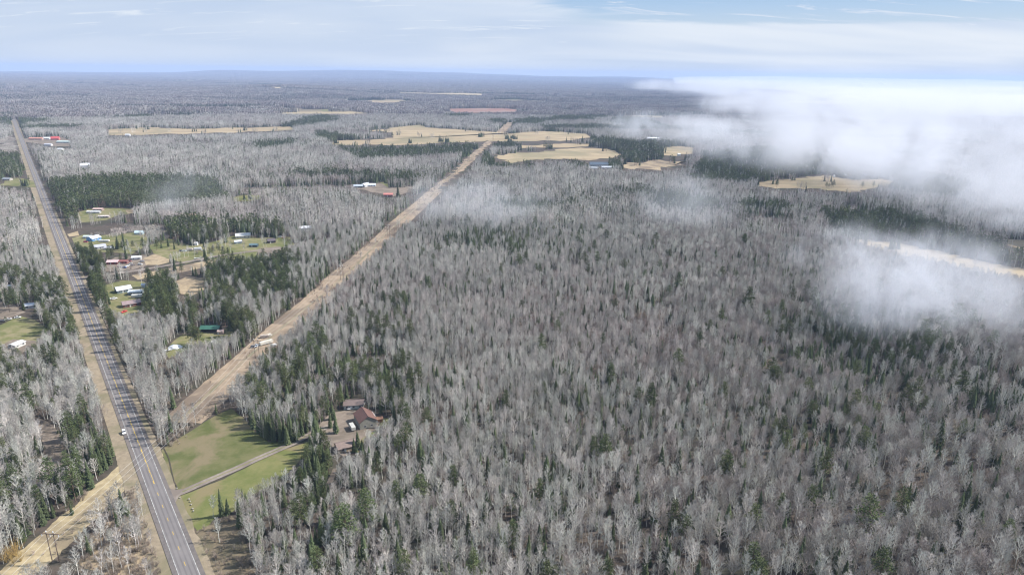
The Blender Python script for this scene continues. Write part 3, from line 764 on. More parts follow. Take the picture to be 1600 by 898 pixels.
def car(px, py, label, ang, col, kind='car', cat='car', name='parked_car', world=None):
    global WHEEL
    p = G(px, py) if world is None else Vector(world)
    zg = RZ + 0.03 if world is not None else Z[0] + 0.05
    o = empty(name, (p.x, p.y, zg), math.radians(ang)); tag(o, label, cat)
    FOOT.append((p.x, p.y, 3.5))
    pm = flat_mat('car_paint_%d_%d_%d' % tuple(int(c * 255) for c in col), col, 0.35, 0.5, 0.0, 0.02)
    w = 0.92
    if kind == 'pickup':
        prof = [(-2.7, 0.35), (2.7, 0.35), (2.75, 0.75), (2.6, 0.98), (1.3, 1.08), (-0.5, 1.1), (-2.7, 1.05)]
        cab = [(1.15, 1.08), (0.55, 1.72), (-0.45, 1.75), (-0.6, 1.1)]
    elif kind == 'suv':
        prof = [(-2.3, 0.35), (2.3, 0.35), (2.35, 0.75), (2.2, 0.95), (1.15, 1.05), (-2.25, 1.1), (-2.35, 0.7)]
        cab = [(1.0, 1.05), (0.45, 1.68), (-1.9, 1.7), (-2.2, 1.1)]
    else:
        prof = [(-2.25, 0.32), (2.25, 0.32), (2.32, 0.6), (2.15, 0.82), (1.1, 0.92), (-1.75, 0.98), (-2.28, 0.9)]
        cab = [(0.95, 0.92), (0.2, 1.38), (-1.0, 1.4), (-1.75, 0.98)]

    def extr(m, pr, w0, w1):
        zmin = min(b for a, b in pr); zmax = max(b for a, b in pr)
        ww = [w0 + (w1 - w0) * (b - zmin) / (zmax - zmin) for a, b in pr]
        A = [(a, -k, b) for (a, b), k in zip(pr, ww)]; B = [(a, k, b) for (a, b), k in zip(pr, ww)]
        m.poly(A); m.poly(list(reversed(B)))
        for i in range(len(pr)):
            j = (i + 1) % len(pr); m.quad(A[j], A[i], B[i], B[j])
    b = MB(); extr(b, prof, w, w - 0.04); b.build('body', pm, o)
    c = MB(); extr(c, cab, w - 0.08, w - 0.25); c.build('cabin_glass', GLASS, o)
    top = MB(); (x1, z1), (x0, z0) = cab[1], cab[2]
    top.box(x0 - 0.02, x1 + 0.02, -(w - 0.22), w - 0.22, max(z0, z1) + 0.005, max(z0, z1) + 0.05); top.build('roof', pm, o)
    if WHEEL is None: WHEEL = wheel_mb().mesh('wheel', TYRE)
    for sx in (-1.4, 1.45):
        for sy in (-1, 1):
            q = bpy.data.objects.new('wheel', WHEEL); COL.objects.link(q); q.parent = o; q.location = (sx, sy * 0.84, 0.34)
    for sy in (-1, 1):
        h = MB(); h.box(2.18, 2.36, sy * 0.7 - 0.16, sy * 0.7 + 0.16, 0.62, 0.76); h.build('headlight', INSUL, o)
    return o


def camper(px, py, label, ang, L=7.5, W=2.5, Hh=2.9, col=(0.7, 0.69, 0.65), name='camper_trailer', cat='trailer'):
    p = G(px, py); o = empty(name, (p.x, p.y, Z[0] + 0.05), math.radians(ang)); tag(o, label, cat); FOOT.append((p.x, p.y, L / 2 + 1))
    m = MB(); x, y = L / 2, W / 2
    pr = [(-x, 0.6), (x - 0.5, 0.6), (x, 1.3), (x - 0.25, Hh - 0.25), (x - 0.7, Hh), (-x + 0.3, Hh), (-x, Hh - 0.3)]
    A = [(a, -y, b) for a, b in pr]; B = [(a, y, b) for a, b in pr]
    m.poly(A); m.poly(list(reversed(B)))
    for i in range(len(pr)):
        j = (i + 1) % len(pr); m.quad(A[j], A[i], B[i], B[j])
    m.build('body', facemat(col, 0.5), o)
    s = MB(); s.box(-x * 0.6, x * 0.6, -y - 0.02, y + 0.02, 1.15, 1.32); s.build('side_stripe', facemat((0.25, 0.3, 0.36)), o)
    for sx in (-0.5, 0.5):
        for sy in (-1, 1):
            q = bpy.data.objects.new('wheel', WHEEL or wheel_mb().mesh('wheel', TYRE)); COL.objects.link(q); q.parent = o; q.location = (sx, sy * (y - 0.1), 0.34)
    h = MB(); h.prism((x - 0.4, -0.6, 0.6), (x + 1.0, 0, 0.55), 0.05, 0.05, 4); h.prism((x - 0.4, 0.6, 0.6), (x + 1.0, 0, 0.55), 0.05, 0.05, 4); h.build('tow_bar', TYRE, o)
    v = MB(); v.box(-0.5, 0.1, -0.3, 0.3, Hh, Hh + 0.16); v.build('roof_vent', facemat((0.5, 0.5, 0.5)), o)


def boat(px, py, label, ang, L=6.0, col=(0.78, 0.78, 0.76)):
    p = G(px, py); o = empty('boat', (p.x, p.y, Z[0] + 0.05), math.radians(ang)); tag(o, label, 'boat'); FOOT.append((p.x, p.y, L / 2 + 1))
    m = MB(); n = 9; up = []; lo = []
    for i in range(n):
        t = i / (n - 1); x = -L / 2 + t * L; w = 1.1 * (1 - max(0, (t - 0.45) / 0.55) ** 2.2) + 0.02
        up.append((x, w, 1.1 + 0.25 * t * t)); lo.append((x, w * 0.45, 0.35 + 0.3 * t ** 3))
    for s in (-1, 1):
        for i in range(n - 1):
            a, b, c, d = [(q[0], q[1] * s, q[2]) for q in (lo[i], lo[i + 1], up[i + 1], up[i])]
            m.quad(a, b, c, d)
    for i in range(n - 1):
        m.quad((lo[i][0], -lo[i][1], lo[i][2]), (lo[i][0], lo[i][1], lo[i][2]), (lo[i + 1][0], lo[i + 1][1], lo[i + 1][2]), (lo[i + 1][0], -lo[i + 1][1], lo[i + 1][2]))
        m.quad((up[i][0], -up[i][1], up[i][2] - 0.1), (up[i][0], up[i][1], up[i][2] - 0.1), (up[i + 1][0], up[i + 1][1], up[i + 1][2] - 0.1), (up[i + 1][0], -up[i + 1][1], up[i + 1][2] - 0.1))
    m.quad((up[0][0], -up[0][1], up[0][2]), (up[0][0], up[0][1], up[0][2]), (lo[0][0], lo[0][1], lo[0][2]), (lo[0][0], -lo[0][1], lo[0][2]))
    m.build('hull', facemat(col, 0.4), o)
    w = MB(); w.box(-0.2, 0.5, -0.7, 0.7, 1.2, 1.6); w.build('windscreen', GLASS, o)


hang = math.degrees(math.atan2(HD.y, HD.x))
cpt = G(190.5, 678); sc = (cpt - HC).dot(HD)
car(0, 0, 'white car stopped on the paved shoulder of the highway', hang + 180, (0.80, 0.80, 0.80), 'suv', world=H(sc, 5.0)[:2] + (0,))
camper(550.5, 670, 'pale camper trailer in the shadow of the red roofed house', 118, 6.8, 2.4, 2.7, (0.5, 0.49, 0.45))  # body colour darkened to carry the house shadow it stands in
car(545.5, 638.5, 'white car in front of the grey garage', 100, (0.7, 0.7, 0.7))
boat(334, 535, 'small white boat in front of the pole barn yard', 60, 4.5)
boat(262.5, 549, 'long white boat left of the tarpaulin pile', 10, 6.0)
for (x, y, a, c, k, lab) in [
        (4, 503, 20, (0.12, 0.12, 0.13), 'suv', 'dark car at the left edge in the yard'), (13, 500, 30, (0.62, 0.60, 0.58), 'pickup', 'beige pickup in the yard left of the highway'),
        (28, 497, 25, (0.8, 0.8, 0.8), 'car', 'white car at the end of the yard row'),
        (174, 468, 70, (0.8, 0.8, 0.78), 'car', 'white car, western of two before the brown house'), (179, 467.5, 60, (0.78, 0.78, 0.76), 'suv', 'white car, eastern of two before the brown house'),
        (194, 488, 70, (0.62, 0.06, 0.05), 'pickup', 'bright red pickup beside the brown house'), (206.5, 493, 20, (0.06, 0.05, 0.09), 'car', 'dark car behind the brown house lawn'),
        (134, 379, 10, (0.45, 0.05, 0.06), 'suv', 'dark red car beside the bright blue house'),
        (186, 417, 40, (0.35, 0.1, 0.09), 'car', 'rusty red car at the roadside of the vehicle lot'), (193.5, 419, 5, (0.05, 0.09, 0.28), 'pickup', 'blue pickup at the roadside of the vehicle lot'),
        (199.5, 416.5, 80, (0.75, 0.75, 0.74), 'pickup', 'white pickup in the middle of the vehicle lot'), (204, 413, 30, (0.45, 0.42, 0.40), 'car', 'grey car in the vehicle lot'),
        (202, 409, 10, (0.30, 0.08, 0.08), 'suv', 'dark red car in the vehicle lot'), (208, 415, 60, (0.20, 0.16, 0.15), 'car', 'brown car in the vehicle lot'),
        (219, 414, 10, (0.78, 0.78, 0.77), 'suv', 'white van at the east end of the vehicle lot'), (222, 409, 40, (0.25, 0.26, 0.30), 'car', 'slate grey car at the east end of the vehicle lot'),
        (283, 393, 5, (0.05, 0.06, 0.08), 'suv', 'black car in the row by the tiny white shed'), (287.5, 393, 5, (0.6, 0.68, 0.72), 'pickup', 'pale blue pickup in the row by the tiny white shed'),
        (318, 392, 20, (0.72, 0.72, 0.68), 'car', 'cream car at the east end of the parked row'),
        (437.5, 371, 10, (0.8, 0.78, 0.75), 'pickup', 'white pickup near the dark brown barn'), (443.5, 372, 5, (0.65, 0.22, 0.16), 'car', 'orange red car near the dark brown barn'),
        (396.5, 543, 20, (0.10, 0.11, 0.14), 'suv', 'dark car at the storage spot under the power line'), (400.5, 541.5, 70, (0.62, 0.68, 0.76), 'pickup', 'silver blue pickup at the storage spot under the power line')]:
    car(x, y, lab, a, c, k, 'pickup' if k == 'pickup' else 'car', 'parked_pickup' if k == 'pickup' else 'parked_car')
camper(214, 465, 'long white camper in front of the blue grey bungalow', 14, 9, 2.8)
camper(296.5, 392, 'pinkish white trailer in the parked row', 8, 7, 2.6, 2.8, (0.66, 0.56, 0.53))
camper(309, 391, 'large white camper in the parked row', 20, 8.5, 2.8, 3.0, (0.78, 0.78, 0.8))
camper(163, 378.5, 'long white trailer on the yard beside the blue house', 6, 12, 2.6, 2.6, (0.75, 0.74, 0.72))
camper(416.5, 537.5, 'long cream trailer at the storage spot in the corridor', 46, 10.5, 2.5, 2.6, (0.66, 0.63, 0.55))
camper(428, 541.5, 'small white trailer east of the long cream trailer', 46, 4.5, 2.0, 2.0, (0.78, 0.76, 0.72))
camper(413.5, 527.5, 'brown and white utility trailer behind the long cream trailer', 20, 6.5, 2.4, 2.2, (0.50, 0.42, 0.36))
camper(419.5, 526, 'cream utility trailer at the back of the storage spot', 45, 5.5, 2.2, 2.0, (0.62, 0.58, 0.50))
boat(308, 405, 'white boat alone in the grass south of the parked row', 12, 6.0)


def tarp_pile():
    p = G(274, 543); o = MB(); n = 18
    grid = {}
    for i in range(n + 1):
        for j in range(n + 1):
            u = i / n * 2 - 1; v = j / n * 2 - 1; r = max(abs(u), abs(v)); q = math.sqrt(u * u + v * v)
            h = 2.6 * max(0, 1 - q ** 2.2 * 0.9) * (0.65 + 0.6 * float(fbm(u * 2.5 + 5, v * 2.5, 3, 3))) if q < 1.05 else 0
            k = r / q if q > 1e-6 else 1
            grid[i, j] = (u * k * 5.2, v * k * 3.6, h)
    for i in range(n):
        for j in range(n):
            o.quad(grid[i, j], grid[i + 1, j], grid[i + 1, j + 1], grid[i, j + 1])
    ob = o.build('tarpaulin_pile', flat_mat('white_tarpaulin', (0.72, 0.73, 0.76), 0.5, wear=0.05))
    ob.location = (p.x, p.y, Z[0] + 0.02); ob.rotation_euler = (0, 0, 0.2); tag(ob, 'lumpy pile under white tarpaulin in the grass yard', 'tarpaulin'); FOOT.append((p.x, p.y, 6))


tarp_pile()


def boulder(px, py, s, label, group=None):
    p = G(px, py); bm = bmesh.new(); bmesh.ops.create_icosphere(bm, subdivisions=2, radius=1)
    for v in bm.verts:
        k = 0.75 + 0.5 * float(fbm(v.co.x * 1.7 + px, v.co.y * 1.7 + v.co.z * 2, 5, 3)); v.co *= k; v.co.z *= 0.8
        v.co *= s * 0.6
    me = bpy.data.meshes.new('boulder'); bm.to_mesh(me); bm.free(); me.materials.append(flat_mat('pale_stone', (0.34, 0.32, 0.28), 0.9))
    o = bpy.data.objects.new('boulder', me); COL.objects.link(o); o.location = (p.x, p.y, Z[0] + s * 0.45); tag(o, label, 'boulder', group)


boulder(276.4, 763.5, 0.65, 'white painted boulder on the lawn side of the driveway mouth', 'pale boulders along the driveway mouth')
boulder(281, 778, 0.6, 'round pale boulder at the near corner of the driveway mouth', 'pale boulders along the driveway mouth')
for (x, y, s, l) in [(295.4, 780.5, 0.75, 'row boulder nearest the driveway'), (297.2, 784, 0.6, 'second boulder in the lawn row, counted from the driveway'), (298.7, 789, 0.7, 'middle boulder of the lawn row'),
                     (301, 795.5, 0.8, 'largest pale boulder of the lawn row'), (302.3, 799, 0.7, 'last boulder of the lawn row, farthest from the driveway')]:
    boulder(x, y, s, l, 'pale boulders in a row on the lawn')


def plank_wall():
    a, b = G(561, 643.5), G(571.5, 630); d = b - a; L = d.length
    o = empty('board_fence', (a.x, a.y, Z[0]), math.atan2(d.y, d.x)); tag(o, 'low white board fence running back beside the grey garage', 'fence')
    m0 = None; wmat = facemat((0.72, 0.70, 0.64))
    for k in range(3):
        m = MB(); m.box(0, L, -0.04, 0.04, 0.15 + k * 0.45, 0.45 + k * 0.45); m.build('board', wmat, o)
    n = int(L / 2.4)
    for k in range(n + 1):
        m = MB(); m.box(k * L / n - 0.07, k * L / n + 0.07, 0.04, 0.18, -0.3, 1.5); m.build('post', wmat, o)


plank_wall()
p = G(556.5, 718); pb = MB(); pb.box(-1.3, 1.3, -0.25, 0.25, 0.42, 0.5); tb = empty('bench', (p.x, p.y, Z[0]), 0.2); tag(tb, 'pale wooden bench on the grass below the tan cabin', 'bench'); pb.build('seat', facemat((0.66, 0.62, 0.55)), tb)
for sx in (-1, 1):
    q = MB(); q.box(sx * 1.0 - 0.06, sx * 1.0 + 0.06, -0.2, 0.2, 0, 0.42); q.build('leg', facemat((0.5, 0.45, 0.4)), tb)


# ------------------------------------------------------------------ transmission line
POLE_S = [ks(87.5, 877) - 165, ks(87.5, 877)] + [ks(402.5, 560)]
gap = (ks(532.5, 437.5) - ks(402.5, 560))
s_ = ks(532.5, 437.5); POLE_S.append(s_)
while len(POLE_S) < 14:
    s_ += 190; POLE_S.append(s_)
mid_n = 1
POLE_S.insert(2, 0.5 * (POLE_S[1] + POLE_S[2]))
print('pole stations', [round(v) for v in POLE_S], 'span', gap)
PH = 15.0
OFFC = CN.dot(G(87.5, 877) - CC)
pole_me = {}
NAMES = {}


def hframe(s, label, off):
    c = K(s, off); zg = float(terrain(c.x, c.y))
    FOOT.append((c.x, c.y, 7.0)); FOOT.append((c.x * 1.06, c.y * 1.06, 6.0)); FOOT.append((c.x * 0.97, c.y * 0.97, 7.0))
    o = empty('power_pylon', (c.x, c.y, zg), math.atan2(CN.y, CN.x)); tag(o, label, 'pylon', 'wooden twin pole pylons along the corridor')
    if not pole_me:
        m = MB(); m.prism((0, 0, -0.5), (0, 0, PH), 0.22, 0.15, 8, 0, True); pole_me['pole'] = m.mesh('pole', WOODP)
        m = MB(); m.box(-4.0, 4.0, -0.12, 0.12, PH - 1.2, PH - 0.9); pole_me['crossarm'] = m.mesh('crossarm', WOODP)
        m = MB(); m.prism((-1.6, 0.18, PH - 1.4), (1.6, 0.18, PH - 5.0), 0.07, 0.07, 4); m.prism((1.6, -0.18, PH - 1.4), (-1.6, -0.18, PH - 5.0), 0.07, 0.07, 4); pole_me['brace'] = m.mesh('brace', WOODP)
        m = MB()
        for k in range(5): m.prism((0, 0, PH - 1.3 - k * 0.2), (0, 0, PH - 1.4 - k * 0.2), 0.14, 0.14, 8, 0, True)
        pole_me['insulator'] = m.mesh('insulator', INSUL)
        m = MB(); m.prism((0, 0, PH - 0.1), (0, 0, PH + 0.5), 0.3, 0.06, 6, 0, True); pole_me['pole_cap'] = m.mesh('pole_cap', INSUL)

    def part(n, x, parent=o):
        q = bpy.data.objects.new(n, pole_me[n]); COL.objects.link(q); q.parent = parent; q.location = (x, 0, 0); return q
    for x in (-1.55, 1.55): part('pole_cap', 0, part('pole', x))
    part('crossarm', 0); part('brace', 0)
    for x in (-3.7, 0, 3.7): part('insulator', x)


labs = ['power pylon south of the view below the first visible pair', 'nearest wooden twin pole pylon at the lower left', 'wooden twin pole pylon beside the large lawn, in the corridor', 'wooden twin pole pylon just below the stored trailers', 'wooden twin pole pylon halfway up the corridor']
for i, s in enumerate(POLE_S):
    if i < 2: off = OFFC
    elif i == 2: continue
    else: off = CN.dot(G(402.5, 560) - CC)
    hframe(s, labs[i] if i < 5 else 'distant wooden twin pole pylon standing in the far corridor', off)
PS = [(s, OFFC if i < 2 else CN.dot(G(402.5, 560) - CC)) for i, s in enumerate(POLE_S) if i != 2]
for x, lab in ((-3.7, 'pale power line wire along the left side of the pylons'), (0, 'pale power line wire between the twin poles'), (3.7, 'pale power line wire along the right side of the pylons')):
    m = MB()
    for (s0, o0), (s1, o1) in zip(PS[:-1], PS[1:]):
        prev = None; L = s1 - s0; sag = (L / 190.0) ** 2 * 4.2
        for k in range(17):
            t = k / 16; c = K(s0 + L * t, o0 + (o1 - o0) * t + x)
            p = (c.x, c.y, PH - 2.4 - sag * 4 * t * (1 - t) * min(1, 8 / max(sag, 0.1)))
            if prev: m.prism(prev, p, 0.03, 0.03, 3)
            prev = p
    tag(m.build('power_line', WIRE), lab, 'wire', 'wires strung between the corridor pylons')

# ------------------------------------------------------------------ trees: shapes
def rot_to(d):
    return Vector(d).to_track_quat('Z', 'Y').to_matrix()


def rv(a=-1, b=1): return random.uniform(a, b)


def twig_tri(m, p, d, L, w, mi=1):
    """thin twig: a sliver triangle"""
    d = np.array(d, float); d /= np.linalg.norm(d) + 1e-9
    s = np.cross(d, (rv(), rv(), rv())); s /= np.linalg.norm(s) + 1e-9
    p = np.array(p)
    m.tri(p - s * w / 2, p + s * w / 2, p + d * L, mi)


def bare_tree(seed, Ht=22.0, crown0=0.45, spread=2.6, up=1.3, limbs=17, subs=4, twigs=6, tw=0.055, trunk=0.21):
    random.seed(seed)
    tm = MB(); cm = MB()
    n = 6; pts = []; x = y = 0
    for i in range(n + 1):
        pts.append((x, y, Ht * i / n * 0.97)); x += rv() * 0.22; y += rv() * 0.22
    for i in range(n):
        r0 = trunk * (1 - 0.82 * i / n); r1 = trunk * (1 - 0.82 * (i + 1) / n)
        tm.prism(pts[i], pts[i + 1], r0, r1, 5, 0)

    def axis(t):
        f = t * n / 0.97; i = min(int(f), n - 1); f -= i
        return np.array(pts[i]) * (1 - f) + np.array(pts[i + 1]) * f
    az = rv(0, 6)
    for k in range(limbs):
        t = crown0 + (0.95 - crown0) * (k + rv(0, 0.8)) / limbs
        az += 2.4 + rv() * 0.4
        tt = (t - crown0) / (1 - crown0)
        prof = math.sin(min(1, tt * 0.85 + 0.28) * math.pi) ** 0.7
        L = spread * 1.35 * max(0.35, prof) * rv(0.75, 1.2)
        p = axis(t); d = np.array([math.cos(az), math.sin(az), up * rv(0.7, 1.3)]); d /= np.linalg.norm(d)
        e = p + d * L * 0.6; d2 = d + np.array([rv() * 0.25, rv() * 0.25, 0.5]); d2 /= np.linalg.norm(d2)
        e2 = e + d2 * L * 0.6
        r = 0.045 + 0.05 * (1 - tt)
        cm.prism(p, e, r, r * 0.6, 3, 0); cm.prism(e, e2, r * 0.6, 0.012, 3, 0)
        for j in range(subs + 1):
            f = rv(0.25, 1.0); q = p * (1 - f / 0.6) + e * (f / 0.6) if f < 0.6 else e + (e2 - e) * (f - 0.6) / 0.4 * 0.95
            sd_ = d2 + np.array([rv(), rv(), rv(-0.2, 0.9)]) * 0.85; sd_ /= np.linalg.norm(sd_)
            sl = L * rv(0.3, 0.55); qe = q + sd_ * sl
            s = np.cross(sd_, (rv(), rv(), rv())); s /= np.linalg.norm(s)
            cm.quad(q - s * 0.042, q + s * 0.042, qe + s * 0.015, qe - s * 0.015, 0)
            for i in range(twigs):
                g = rv(0.2, 1.0); b = q + (qe - q) * g
                twig_tri(cm, b, sd_ + np.array([rv(), rv(), rv(-0.3, 1.0)]) * 0.8, rv(0.5, 1.25), tw * rv(0.7, 1.3), 1)
    for i in range(twigs * 4):
        b = axis(rv(0.8, 0.98)); twig_tri(cm, b, (rv(), rv(), rv(0.6, 2.2)), rv(0.6, 1.4), tw, 1)
    return tm, cm


def spruce(seed, Ht=15.0, R=2.5, step=0.62, n=8):
    random.seed(seed); tm = MB(); cm = MB()
    tm.prism((0, 0, 0), (0, 0, Ht * 0.97), 0.18, 0.03, 6, 0)
    z = Ht * 0.07; az = 0
    while z < Ht * 0.98:
        t = z / Ht; r = R * (1 - t) ** 0.85 * rv(0.82, 1.12) + 0.12
        for k in range(n):
            az += 2 * math.pi / n + rv() * 0.22; rr = r * rv(0.72, 1.18)
            c, s = math.cos(az), math.sin(az); w = rr * 0.30 + 0.1
            zz = z + rv() * 0.2
            a = (0, 0, zz + 0.25); tip = (c * rr, s * rr, zz - rr * 0.22)
            m1 = (c * rr * 0.6 - s * w, s * rr * 0.6 + c * w, zz - rr * 0.26); m2 = (c * rr * 0.6 + s * w, s * rr * 0.6 - c * w, zz - rr * 0.26)
            mm = (c * rr * 0.62, s * rr * 0.62, zz + 0.05)
            cm.tri(a, m2, mm, 0); cm.tri(a, mm, m1, 0); cm.tri(mm, m2, tip, 0); cm.tri(mm, tip, m1, 0)
        z += step * (1 - 0.45 * t)
    cm.prism((0, 0, Ht * 0.95), (0, 0, Ht * 1.03), 0.12, 0.0, 4, 0)
    return tm, cm


def pine(seed, Ht=20.0, R=3.0, c0=0.3, clumps=44, leaves=22):
    random.seed(seed); tm = MB(); cm = MB()
    tm.prism((0, 0, 0), (rv() * 0.3, rv() * 0.3, Ht * 0.9), 0.25, 0.06, 6, 0)
    az = 0
    for k in range(clumps):
        t = c0 + (0.97 - c0) * (k / clumps) ** 0.9; az += 2.4 + rv() * 0.5
        prof = (1 - ((t - c0) / (1 - c0)) ** 1.6) * 0.9 + 0.12
        r = R * prof * rv(0.45, 1.1); z = Ht * t + rv() * 0.5
        c = np.array([math.cos(az) * r, math.sin(az) * r, z + r * 0.12])
        tm.prism((0, 0, z - 0.4), tuple(c), 0.06, 0.025, 3, 0)
        s = 0.55 + 0.55 * prof * rv(0.7, 1.2)
        for i in range(leaves):
            o = np.array([rv(), rv(), rv() * 0.5]) * s * 1.15
            q = c + o; d = o + np.array([rv(), rv(), 0.7]) * 0.5; d /= np.linalg.norm(d) + 1e-9
            w = np.cross(d, (rv(), rv(), rv())); w /= np.linalg.norm(w) + 1e-9
            cm.tri(q - w * 0.26 * s, q + w * 0.26 * s, q + d * 0.75 * s, 0)
    return tm, cm


def shrub(seed, Ht=3.2, R=1.7, n=26):
    random.seed(seed); tm = MB(); cm = MB()
    for k in range(n):
        az = rv(0, 6.28); f = rv(0.1, 1); d = np.array([math.cos(az) * f * R, math.sin(az) * f * R, Ht * rv(0.6, 1.0)])
        tm.prism((rv() * 0.2, rv() * 0.2, 0), tuple(d), 0.03, 0.008, 3, 0)
        for i in range(9):
            g = rv(0.35, 1.0); twig_tri(cm, d * g, d / np.linalg.norm(d) + np.array([rv(), rv(), rv(-0.2, 0.8)]) * 0.8, rv(0.3, 0.9), 0.06, 0)
    return tm, cm


def far_tree(m, x, y, kind, s):
    """light version used where a tree is a few pixels tall"""
    if kind == 'spruce':
        Ht = 13 * s; R = 2.2 * s
        for (z0, z1, k) in ((0.05, 0.45, 1.0), (0.3, 0.72, 0.75), (0.55, 1.0, 0.5)):
            m.prism((x, y, Ht * z0), (x, y, Ht * z1 + 1), R * k * 1.1, 0.05, 5, 2)
        return
    if kind == 'pine':
        Ht = 19 * s
        m.prism((x, y, 0), (x, y, Ht * 0.8), 0.25, 0.15, 3, 3)
        for i in range(26):
            a = rv(0, 6.28); r = rv(0, 2.6) ; z = Ht * rv(0.35, 1.0); r *= 1.15 - 0.7 * (z / Ht)
            q = np.array([x + math.cos(a) * r, y + math.sin(a) * r, z]); w = np.array([rv(), rv(), rv() * 0.4]) * 1.0
            m.tri(q - w, q + w, q + np.array([rv() * 0.8, rv() * 0.8, rv(0.8, 1.7)]), 4)
        return
    Ht = (17.5 if kind == 'aspen' else 15.5) * s; sp = 2.1 if kind == 'aspen' else 2.8; mi = 0 if kind == 'aspen' else 1; tb = 5 if kind == 'aspen' else 6
    m.prism((x, y, 0), (x + rv() * 0.5, y + rv() * 0.5, Ht * 0.9), 0.2, 0.06, 3, tb)
    n = 38 if kind == 'aspen' else 40
    for i in range(n):
        t = rv(0.36, 0.93); a = rv(0, 6.28); r = sp * rv(0.3, 1.0)
        p = np.array([x, y, Ht * t]); d = np.array([math.cos(a) * r, math.sin(a) * r, rv(0.8, 2.3)])
        q = p + d * 0.35; s_ = np.cross(d, (rv(), rv(), rv())); s_ /= np.linalg.norm(s_)
        m.tri(q - s_ * 0.13, q + s_ * 0.13, p + d * rv(1.0, 1.5), mi)


CLUMP_MATS = [ASPEN_TWIG, HARD_TWIG, SPRUCE, CON_BARK, PINE, ASPEN_BARK, HARD_BARK]
FAR_MATS = [FAR_TWIG, FAR_BROWN, FAR_GREEN]


def clump(seed, size, count, mix):
    random.seed(seed); m = MB(); k = int(math.sqrt(count)) + 1; c = size / k
    for i in range(k):
        for j in range(k):
            if random.random() > count / (k * k): continue
            r = random.random(); kind = 'aspen'
            for kn, pr in mix:
                if r < pr: kind = kn; break
                r -= pr
            far_tree(m, -size / 2 + (i + rv(0.1, 0.9)) * c, -size / 2 + (j + rv(0.1, 0.9)) * c, kind, rv(0.78, 1.15))
    return m


def cover(seed, size, count, conif, w=1.0):
    """wooded block for the far distance: crowns only, slender upright faces"""
    random.seed(seed); m = MB(); k = int(math.sqrt(count)); c = size / k
    for i in range(k):
        for j in range(k):
            x = -size / 2 + (i + rv(0, 1)) * c; y = -size / 2 + (j + rv(0, 1)) * c
            s = rv(0.75, 1.15)
            if random.random() < conif:
                m.prism((x, y, 0), (x, y, 16 * s), 2.6 * w, 0.1, 4, 2)
            else:
                mi = 0 if random.random() < 0.55 else 1
                for q in range(3):
                    a = rv(0, 6.28); r = 1.5 * w; bx = x + rv() * 1.2 * w; by = y + rv() * 1.2 * w
                    z0 = 8 * s; z1 = 21 * s * rv(0.8, 1)
                    ca, sa = math.cos(a) * r, math.sin(a) * r
                    m.quad((bx, by, 2), (bx + ca * 0.3, by + sa * 0.3, 2), (bx + ca, by + sa, z1 * 0.93), (bx - ca * 0.6, by - sa * 0.6, z1), mi)
    return m


KINDS = {}


def kind(name, protos, mats_trunk, mats_crown, Ht):
    KINDS[name] = dict(protos=[], H=Ht)
    for i, (tm, cm) in enumerate(protos):
        tmesh = tm.mesh(name + '_trunk', mats_trunk); cmesh = cm.mesh(name + '_crown', mats_crown)
        j = MB(); j.v = list(tm.v) + list(cm.v); k = len(tm.v)
        j.f = list(tm.f) + [tuple(a + k for a in f) for f in cm.f]; j.m = list(tm.m) + [a + 1 for a in cm.m]
        jm = j.mesh(name + '_whole', [mats_trunk] + list(mats_crown))
        KINDS[name]['protos'].append((tmesh, cmesh, jm))


kind('aspen', [bare_tree(10 + i, 17.5 + (i % 4 - 1.5) * 0.8, 0.30 + 0.05 * (i % 3), 2.0 + 0.3 * (i % 4), 1.05, 19, 7, 9, 0.040, 0.19) for i in range(10)], ASPEN_BARK, [ASPEN_BARK, ASPEN_TWIG], 17.5)
kind('maple', [bare_tree(40 + i, 15.5, 0.26, 3.1 + 0.3 * i, 0.85, 24, 8, 9, 0.040, 0.22) for i in range(5)], HARD_BARK, [HARD_BARK, HARD_TWIG], 15.5)
kind('spruce', [spruce(60 + i, 15, 1.9 + 0.25 * i) for i in range(4)], CON_BARK, [SPRUCE], 15)
kind('pine', [pine(80 + i, 20, 2.7 + 0.3 * i) for i in range(4)], CON_BARK, [PINE], 20)
kind('shrub', [shrub(90 + i) for i in range(3)], SHRUB_TWIG, [SHRUB_TWIG], 3.2)
kind('willow', [shrub(95 + i, 5.5, 3.2, 40) for i in range(2)], WILLOW_TWIG, [WILLOW_TWIG], 5.5)

# ------------------------------------------------------------------ trees: where they stand
def in_poly(P, x, y):
    x0, y0 = P.min(0); x1, y1 = P.max(0)
    r = np.zeros(x.shape, bool); s = (x >= x0) & (x <= x1) & (y >= y0) & (y <= y1)
    if not s.any(): return r
    xs, ys = x[s], y[s]; ins = np.zeros(xs.shape, bool); n = len(P)
    for i in range(n):
        ax, ay = P[i]; bx, by = P[(i + 1) % n]
        if ay == by: continue
        c = ((ay > ys) != (by > ys)) & (xs < (bx - ax) * (ys - ay) / (by - ay) + ax)
        ins ^= c
    r[s] = ins; return r


WIDE = [np.array(strip_poly(hp, 36, 1.0)), np.array(strip_poly([p for p in kp if (p - CC).dot(CD) > s_x], 34, 0.0))]


def cleared(x, y, rnd, f=0.0, wide=False):
    out = np.zeros(x.shape, bool)
    if wide:
        for P in WIDE: out |= in_poly(P, x, y)
    for P, keep, ty in CLEAR:
        if ty == 'strip' and f > 0.3: continue
        out |= in_poly(P, x, y) & (rnd >= keep)
    return out


def blocked(x, y, rnd, Ht, reach=(0.0, 0.3, 0.55), wide=False):
    """no tree where it would stand on, or hang its crown over, ground the survey shows open"""
    b = np.zeros(x.shape, bool)
    for f in reach:
        k = CAM_H / (CAM_H - Ht * f)
        b |= cleared(x * k, y * k, rnd, f, wide)
    for fx, fy, r in FOOT:
        b |= (x - fx) ** 2 + (y - fy) ** 2 < r * r
    return b


